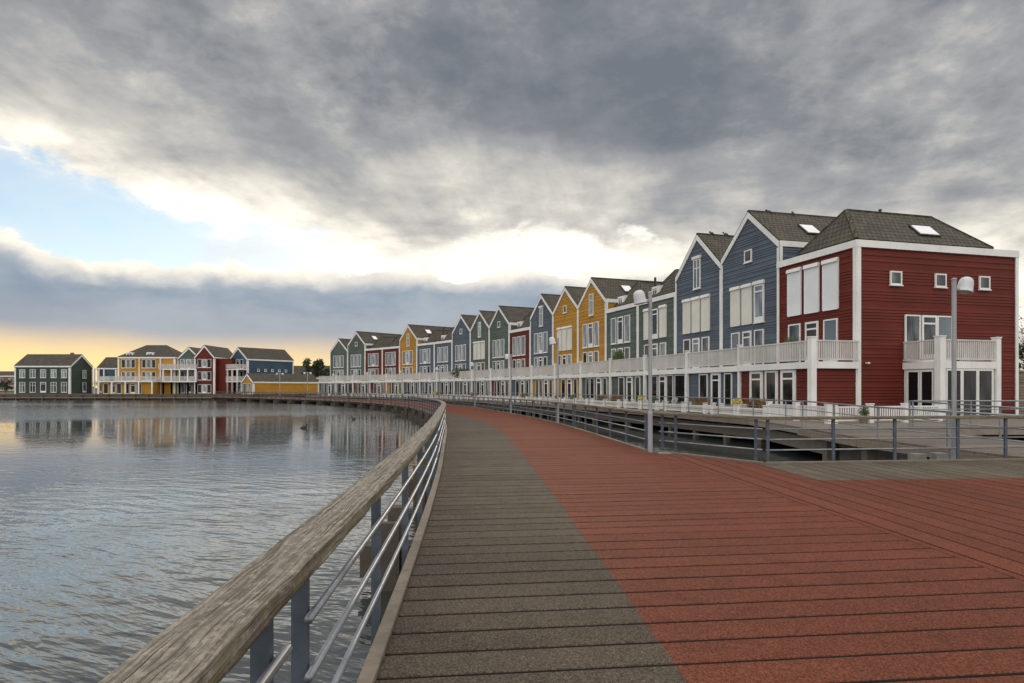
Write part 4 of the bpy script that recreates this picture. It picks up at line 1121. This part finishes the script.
# 2 grey-blue with porch
t, rf_ = far_house('small dark blue house with a white porch between the dark green and the yellow house', (-100.4, 155), 0, 4.6, 7, 6.2, 8.9, M['teal'], 'x')
mb = MB()
for x in (-.6, .5, 1.7): mb.box(x, x + .25, -.5, -.2, 0, 5.9)
mb.box(-.6, 1.95, -.5, -.045, 2.7, 2.95); mb.box(-.6, 1.95, -.5, -.045, 5.9, 6.15); mb.build('porch', M['white'], t)
fwin(t, .6, .3, 1.0, 2.2, 'door', 'glass')
# 3 yellow
t, rf_ = far_house('large yellow house with hipped roof and a long white balcony across the water', (-92.3, 150), 0, 13.3, 8.5, 8.6, 11.6, M['yellow'], 'x', True)
for cx_ in (1.6, 6.4):
    for k in range(3):
        fwin(t, cx_ - .8 + k * 1.15, 6.05, .95, 2.0, 'plain', 'glass' if k != 1 else 'paleglass'); fwin(t, cx_ - .8 + k * 1.15, 3.1, .95, 2.1, 'plain', 'glass' if k != 1 else 'paleglass')
    dm = MB(); dm.box(cx_ - .1, cx_ + 1.6, .5, 2.2, 8.75, 9.75); d_ = dm.build('dormer', M['white'], rf_)
    window(d_, (cx_ + 1.35, .49, 8.85), math.pi, 1.2, .75, 'mullion', 'glass')
mb = MB(); mb.box(4.85, 5.05, -.12, -.031, 3, 8.3); mb.build('centre_board', M['white'], t); mb = MB(); mb.box(9.8, 10.05, -.12, -.031, 0, 8.3); mb.build('corner_board', M['white'], t)
ext = MB(); ext.box(-1.9, 9.9, -3.2, -.05, 0, 2.7); ext.build('extension_wall', M['yellow'], t)
for x, s_ in ((-1.4, 'plain'), (.2, 'door'), (1.6, 'plain'), (3.4, 'plain'), (4.8, 'door'), (6.2, 'plain')): window(t, (x + 1.15, -3.21, .1), math.pi, 1.1, 2.3, s_, 'darkglass')
balcony(t, -2.1, 10.1, -3.9, -.1, 2.98, 4)
for x, yy in ((10.3, 1.2),):
    for z in (2.98, 5.9):
        mb = MB(); mb.box(10.2, 13.2, -1.4, -.05, z - .25, z); mb.box(10.2, 13.2, -1.45, -1.35, z + .95, z + 1.05)
        xx = 10.2
        while xx < 13.1: mb.box(xx, xx + .14, -1.43, -1.38, z, z + .95); xx += .25
        mb.build('balcony', M['offwhite'], t)
# 4 green gable with stacked balconies
t, rf_ = far_house('green gabled house with two stacked white balconies across the water', (-78.9, 151), 0, 5.4, 12, 8.4, 11.0, M['green'], 'y')
for z in (.2, 3.1, 5.95):
    for k in range(3): fwin(t, .6 + k * 1.5, z, 1.2, 2.2, 'door' if k == 1 else 'plain', 'glass' if z < 5 else 'paleglass')
for z in (3.0, 5.85): balcony(t, -2.0, 5.6, -2.6, -.1, z, 4)
mb = MB(); mb.box(-3.6, 0, .1, 9, 0, 8.2); mb.build('side_wing', M['yellow'], t)
# 5 red gable
t, rf_ = far_house('dark red gabled house with white window shutters, between white balconies across the water', (-73.9, 149), 0, 4.65, 12, 8.6, 11.3, M['red'], 'y')
for z, gl in ((.2, 'glass'), (3.2, 'glass'), (6.1, 'glass')):
    for k in range(3): fwin(t, .75 + k * 1.1, z, .95, 2.0, 'plain' if k != 1 else 'door', 'darkglass' if k != 1 else 'paleglass')
mb = MB(); mb.box(4.7, 8.0, 1.5, 11, 0, 8.3); mb.build('side_wing', M['red'], t)
# 6 blue gable, turned
t, rf_ = far_house('blue gabled house with a row of small white side windows, right end of the quay', (-68.1, 154.2), math.atan2(-.57, .826), 7.5, 12.6, 8.2, 11.0, M['teal'], 'y')
for z in (.2, 3.1, 5.95):
    for k in range(3): fwin(t, 1.6 + k * 1.5, z, 1.2, 2.2, 'door' if k == 1 else 'plain', 'darkglass')
for z in (3.0, 5.85): balcony(t, -.6, 7.3, -2.6, -.1, z, 4)
for k in range(5): window(t, (7.54, 2.6 + k * 1.9 + .5, 5.3), R(-90), .62, .62, 'plain', 'paleglass')
window(t, (7.54, 7.6, 1.2), R(-90), 1.9, .9, 'mullion', 'paleglass')
# 7 low yellow boat house
t, rf_ = far_house('low long yellow boat house with dark roof and white doors on the quay', (-60.95, 144.2), math.atan2(-.7, .7), 6.4, 15.5, 2.75, 4.55, M['yellow'], 'y', name='boat_house')
for x in (.9, 3.4): window(t, (x + 1.9, -.04, .05), math.pi, 1.85, 2.35, 'plain', 'paleglass', 'door')
# 8 brick houses far left
t, rf_ = far_house('brown brick terrace house far behind the lawn at the left edge', (-168, 200), 0, 24, 9, 5.2, 6.6, M['brick'], 'x')
for k in range(7):
    fwin(t, 1.2 + k * 3.2, .6, 1.6, 1.6, 'plain', 'paleglass'); fwin(t, 1.2 + k * 3.2, 3.2, 1.4, 1.3, 'plain', 'glass')
# 9 brown roofed building behind the boat house
t, rf_ = far_house('brown building with long low roof behind the blue quay house', (-66, 178), 0, 22, 9, 4.2, 7.6, M['brick'], 'x')

# neighbour building beyond the red corner house
nb = thing('neighbour_house', 'cream boarded building with a balcony and outside stairs at the right edge', 'house', (30.2, 36.5, HZ), R(15))
mb = MB(); clad(mb, [(0, 0), (12, 0), (12, 2.5), (0, 2.5)], (0, 0, 0), (1, 0, 0), (0, -1, 0)); clad(mb, [(0, 0), (8, 0), (8, 2.5), (0, 2.5)], (0, 8, 0), (0, -1, 0), (-1, 0, 0)); mb.build('wall', M['cream'], nb)
mb = MB(); mb.box(-.3, 12, -1.0, 0, 2.52, 2.75); mb.box(-.3, 12, -1.05, -1.0, 2.45, 2.85); mb.build('balcony_floor', M['white'], nb)
mb = MB(); x = -.3
while x < 12: mb.box(x, x + .08, -1.04, -1.0, 2.86, 4.0); x += .11
mb.box(-.3, 12, -1.08, -.95, 4.0, 4.08); mb.build('balustrade', M['offwhite'], nb)
mb = MB()
for k in range(9): mb.box(.4 + k * .28, .75 + k * .28, -2.4, -1.4, 2.1 - k * .24, 2.16 - k * .24)
mb.bar((.3, -2.42, 2.3), (2.9, -2.42, .05), .06, .22); mb.bar((.3, -1.38, 2.3), (2.9, -1.38, .05), .06, .22); mb.bar((.3, -2.42, 3.1), (2.9, -2.42, .95), .05, .05); mb.build('stairs', M['black'], nb)

# ------------------------------------------------------------------ trees
def tree(label, p, h, r, n, sz, seed, mat, bare=False, name='tree'):
    t = thing(name, label, 'tree', p); rn = random.Random(seed)
    tk = MB(); tk.tube([(0, 0, -.2), (.05, .03, h * .4), (0, .08, h * .72), (.05, 0, h * .95)], [.03 * h, .022 * h, .012 * h, .004 * h], 8)
    tips = []
    for k in range(34 if bare else 16):
        z = h * rn.uniform(.3, .9); a = rn.random() * 6.28; L = r * rn.uniform(.6, 1.05) * (1.15 - z / h * .6)
        q_ = (math.cos(a) * L, math.sin(a) * L, z + L * rn.uniform(.3, .7)); tk.tube([(0, 0, z), (q_[0] * .5, q_[1] * .5, z + (q_[2] - z) * .35), q_], [.009 * h, .006 * h, .002 * h], 5); tips.append(q_)
        if bare:
            for _ in range(4):
                d = Vector((rn.gauss(0, .3), rn.gauss(0, .3), rn.uniform(.1, .6))) * r * .6; f = rn.uniform(.4, 1); b = Vector(q_) * f + Vector((0, 0, z * (1 - f))); tk.tube([tuple(b), tuple(b + d)], [.003 * h, .001 * h], 4)
    tk.build('trunk', M['bark'], t)
    cr = MB()
    for k, q_ in enumerate(tips): foliage(cr, q_, (r * .34, r * .34, r * .3), n // len(tips), sz, seed * 31 + k)
    cr.build('crown', mat, t)
tree('dark bushy evergreen tree between the quay houses and the end of the row', (-49.8, 160, .1), 8.6, 3.0, 3200, .26, 3, M['leafd'])
tree('smaller dark bushy tree left of the last green gable, behind the railing', (-46.3, 166, .1), 6.0, 3.0, 2200, .26, 8, M['leafd'])
tree('thinly leaved tree behind the neighbour building at the right edge', (46.5, 56, .1), 8.5, 3.0, 600, .10, 5, M['leafd'], True)
tree('dark dense bush behind the balcony of the neighbour building at the right edge', (40.5, 48.5, .1), 5.0, 2.4, 2200, .2, 6, M['leafd'])
tree('round dark bush on the lawn beside the dark green house', (-121, 153, .3), 2.6, 1.6, 900, .18, 11, M['leafd'])
# tree line behind the far bank
hz = MB(); rn = random.Random(5)
for k in range(150):
    x = -420 + k * 2.9; foliage(hz, (x, 330 + rn.uniform(-20, 20), 2.2), (4, 3, rn.uniform(2.2, 4.2)), 60, .7, k)
o = hz.build('far_wood', M['leafd']); o['kind'] = 'stuff'; o['label'] = 'low distant line of trees behind the far bank'

# double lamps and ducks
def twin(p, lab):
    t = thing('street_lamp', lab, 'lamp', p); mb = MB(); mb.tube([(0, 0, -.2), (0, 0, 4.6)], .08, 8); mb.tube([(-.5, 0, 4.3), (0, 0, 4.5), (.5, 0, 4.3)], .05, 6); mb.build('pole', M['lamp'], t)
    for s_ in (-1, 1): mb = MB(); mb.lathe([(0, .3), (.15, .27), (.22, .1), (.24, -.1), (.0, -.14)], 10, (.6 * s_, 0, 4.25)); mb.build('lamp_shade', M['shade'], t, True)
twin((-48.6, 134.0, .3), 'left one of two twin headed lamps before the low yellow boat house')
twin((-40.5, 126.8, .3), 'right one of two twin headed lamps before the low yellow boat house')
def duck(p, rz, lab):
    mb = MB(); mb.lathe([(0, -.24), (.07, -.18), (.12, -.05), (.12, .06), (.07, .17), (0, .22)], 10, (0, 0, .05), 0, Matrix.Rotation(R(80), 3, 'Y'))
    mb.lathe([(0, -.06), (.05, -.03), (.06, .01), (.04, .05), (0, .065)], 8, (.2, 0, .24)); mb.tube([(.15, 0, .08), (.19, 0, .22)], .04, 6); mb.bar((.24, 0, .24), (.34, 0, .22), .05, .02)
    tag(link('duck', mb.mesh('duck', M['bird'], True), None, p, rz), lab, 'duck')
duck((-14.0, 43.0, -1.0), .3, 'small dark duck floating on the open water')
duck((-13.6, 55.0, -1.0), 2.6, 'small dark duck in the reflection of the row')

# ------------------------------------------------------------------ sky and light
SUN_AZ, SUN_EL = 5.0, 13.0
w = bpy.data.worlds.new('World'); bpy.context.scene.world = w; w.use_nodes = True; nt = w.node_tree
for n in list(nt.nodes): nt.nodes.remove(n)
out = nd(nt, 'ShaderNodeOutputWorld')
sky = nd(nt, 'ShaderNodeTexSky'); sky.sky_type = 'NISHITA'; sky.sun_disc = False; sky.sun_elevation = R(SUN_EL); sky.sun_rotation = R(SUN_AZ)
sky.dust_density = .3
D = coord(nt, 'Generated'); sx = nd(nt, 'ShaderNodeSeparateXYZ'); nt.links.new(D, sx.inputs[0]); dx, dy, dz = sx.outputs
az = mth(nt, 'MULTIPLY', mth(nt, 'ARCTAN2', dx, dy), 180 / math.pi)
el = mth(nt, 'MULTIPLY', mth(nt, 'ARCSINE', dz), 180 / math.pi)
def azel(px, py):
    a = math.atan((px - 512) / 640); return math.degrees(a), math.degrees(math.atan((388 - py) / 640 * math.cos(a)))
def curve(pts, lo, hi):      # pts: (az deg, value) -> node output
    n = nd(nt, 'ShaderNodeFloatCurve'); c = n.mapping.curves[0]
    n.mapping.extend = 'HORIZONTAL'
    pp = [(min(1, max(0, (a + 70) / 140)), (v - lo) / (hi - lo)) for a, v in pts]
    while len(c.points) < len(pp): c.points.new(.5, .5)
    for q_, (x, y) in zip(c.points, pp): q_.location = (x, y); q_.handle_type = 'AUTO'
    n.mapping.update()
    nt.links.new(ramp(nt, az, -70, 70, 0, 1, False), n.inputs['Value'])
    return mth(nt, 'MULTIPLY_ADD', n.outputs[0], hi - lo, lo)
# cloud-plane coordinates
den = mth(nt, 'ADD', mth(nt, 'MAXIMUM', dz, 0.0), .10)
cp = nd(nt, 'ShaderNodeCombineXYZ'); nt.links.new(mth(nt, 'DIVIDE', dx, den), cp.inputs[0]); nt.links.new(mth(nt, 'DIVIDE', dy, den), cp.inputs[1])
cpv = cp.outputs[0]
nA = noise_tex(nt, mapping(nt, cpv, (1, 1, 1), loc=(3.1, 7.7, 0)), .55, 7, .58, .35)
nB = noise_tex(nt, mapping(nt, cpv, (1, 1, 1), loc=(11, 2, 0)), 1.5, 7, .6, .3)
nS = noise_tex(nt, turned(nt, cpv, 12, (1.35, .30, 1), (2, 4, 0)), .9, 6, .58, .5)
nD = noise_tex(nt, mapping(nt, D, (1, 1, 2.2), loc=(2, 5, 1)), 9, 7, .6, .2)     # edge detail in direction space
nF = noise_tex(nt, mapping(nt, D, (1, 1, 1.6), loc=(4, 8, 2)), 26, 5, .62, .3)
nE = noise_tex(nt, mapping(nt, D, (1, 1, 3.0), loc=(7, 1, 4)), 4, 5, .55, .2)
cen = lambda n, k: mth(nt, 'MULTIPLY', mth(nt, 'SUBTRACT', n, .5), k)
upE = [(-70, 16)] + [azel(*p) for p in ((0, 158), (80, 182), (160, 214), (250, 236), (330, 258), (400, 256), (460, 238), (530, 230), (610, 240), (680, 262), (800, 292), (1024, 318))] + [(70, 3)]
loE = [(-70, 12)] + [azel(*p) for p in ((0, 226), (45, 246), (100, 257), (200, 263), (300, 268), (400, 265), (470, 271), (540, 266), (600, 273), (680, 268), (800, 290), (1024, 330))] + [(70, 3)]
up_edge = curve(upE, 0, 25); lo_edge = curve(loE, 0, 25)
d_up = mth(nt, 'ADD', mth(nt, 'SUBTRACT', el, up_edge), mth(nt, 'ADD', mth(nt, 'ADD', cen(nD, 5.5), cen(nF, 2.6)), cen(nE, 4.5)))     # >0 inside the upper deck
d_lo = mth(nt, 'ADD', mth(nt, 'SUBTRACT', lo_edge, el), mth(nt, 'ADD', mth(nt, 'ADD', cen(nD, 3.4), cen(nF, 1.3)), cen(nE, 1.2)))     # >0 inside the lower bank
mU = ramp(nt, d_up, -.5, 1.6); mL = ramp(nt, d_lo, -.12, .7)
# upper deck shade
base = curve([(-70, .5), (-39, .50), (-28, .64), (-18, .74), (-10, .64), (-3, .34), (9, .30), (20, .43), (30, .60), (39, .72), (70, .8)], 0, 1)
near = ramp(nt, d_up, 0, 11, .42, -.10)
shade = mth(nt, 'ADD', mth(nt, 'ADD', mth(nt, 'MULTIPLY', base, .8), near), mth(nt, 'ADD', cen(nA, 1.2), mth(nt, 'ADD', mth(nt, 'ADD', cen(nB, .7), cen(nS, 1.0)), mth(nt, 'ADD', cen(nD, .7), cen(nF, .35)))))
shade = mth(nt, 'MAXIMUM', mth(nt, 'MINIMUM', shade, 1.0), 0.0)
cr = nd(nt, 'ShaderNodeValToRGB'); nt.links.new(shade, cr.inputs[0])
els = cr.color_ramp.elements; els[0].position = 0; els[0].color = (.150, .168, .196, 1); els[1].position = 1; els[1].color = (1.06, .99, .86, 1)
for p_, c_ in ((.22, (.205, .219, .242)), (.45, (.325, .33, .338)), (.7, (.58, .555, .505))):
    e_ = els.new(p_); e_.color = (*c_, 1)
upper = cr.outputs[0]
# lower bank shade: bright rim on top, blue-grey body, paler warm foot
rim = mth(nt, 'MULTIPLY', ramp(nt, d_lo, .3, 2.4, 1, 0), ramp(nt, nD, .3, .6, .6, 1))
body = mixc(nt, ramp(nt, mth(nt, 'ADD', nE, cen(nD, .6)), .3, .7), (.225, .285, .36), (.36, .405, .455))
lower = mixc(nt, rim, body, (1.0, .92, .78))
el2 = mth(nt, 'ADD', el, mth(nt, 'ADD', cen(nE, 2.0), 0))
lower = mixc(nt, ramp(nt, el2, 3.2, 8.0, .75, 0), lower, (.40, .40, .42))
glow = mth(nt, 'MULTIPLY', ramp(nt, el2, 1.9, 4.9, 1, 0), curve([(-70, .0), (-50, .5), (-38, 1), (-20, .85), (-12, .75), (0, .5), (20, .3), (70, .2)], 0, 1))
lower = mixc(nt, glow, lower, (1.05, .74, .33))
# opening between the banks: thin bright veil over blue sky
veil = mth(nt, 'ADD', curve([(-70, .1), (-39, .40), (-32, .42), (-25, .6), (-18, .88), (-8, 1), (15, 1), (70, 1)], 0, 1), cen(nD, 1.7))
veil = mth(nt, 'MAXIMUM', mth(nt, 'MINIMUM', veil, 1.0), 0.0)
veilcol = mixc(nt, ramp(nt, az, -30, -2), (.70, .75, .78), (1.0, .94, .83))
# back of the sky (behind the camera): unseen broken overcast, brightened as fill light
bfac = mth(nt, 'ADD', ramp(nt, dy, .35, -.5, 1.0, 1.0), 0)
b_blue = nd(nt, 'ShaderNodeBackground'); b_blue.inputs[1].default_value = .15
nt.links.new(sky.outputs[0], b_blue.inputs[0])
b_cl = nd(nt, 'ShaderNodeBackground'); b_cl.inputs[1].default_value = 1.0
gap_mix = veilcol
mLn = mth(nt, 'MULTIPLY', mL, 1.0)
c1_ = mixc(nt, mLn, veilcol, lower)
c2_ = mixc(nt, mU, c1_, upper)
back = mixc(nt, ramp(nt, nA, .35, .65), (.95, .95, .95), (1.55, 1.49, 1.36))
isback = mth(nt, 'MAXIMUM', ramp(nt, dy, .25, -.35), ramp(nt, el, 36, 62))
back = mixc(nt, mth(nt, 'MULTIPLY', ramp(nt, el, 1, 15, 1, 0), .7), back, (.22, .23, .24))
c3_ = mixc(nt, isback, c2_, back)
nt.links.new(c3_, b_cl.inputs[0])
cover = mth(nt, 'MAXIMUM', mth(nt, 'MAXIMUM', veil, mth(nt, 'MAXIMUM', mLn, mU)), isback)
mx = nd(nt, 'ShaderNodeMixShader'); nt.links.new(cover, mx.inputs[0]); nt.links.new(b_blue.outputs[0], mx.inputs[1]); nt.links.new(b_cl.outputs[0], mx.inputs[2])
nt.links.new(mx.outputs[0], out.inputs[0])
sl = bpy.data.lights.new('sun', 'SUN'); sl.energy = .5; sl.angle = R(12); sl.color = (1, .88, .72)
so = bpy.data.objects.new('sun', sl); C.objects.link(so)
v = Vector((math.sin(R(SUN_AZ)) * math.cos(R(SUN_EL)), math.cos(R(SUN_AZ)) * math.cos(R(SUN_EL)), math.sin(R(SUN_EL))))
so.rotation_euler = v.to_track_quat('Z', 'Y').to_euler(); so.location = (0, 60, 60)

sc = bpy.context.scene
sc.view_settings.view_transform = 'Standard'; sc.view_settings.look = 'None'; sc.view_settings.exposure = 0.24; sc.view_settings.gamma = 1
sc.render.engine = 'CYCLES'; sc.cycles.max_bounces = 5; sc.cycles.diffuse_bounces = 3; sc.cycles.glossy_bounces = 3
sc.cycles.use_denoising = True
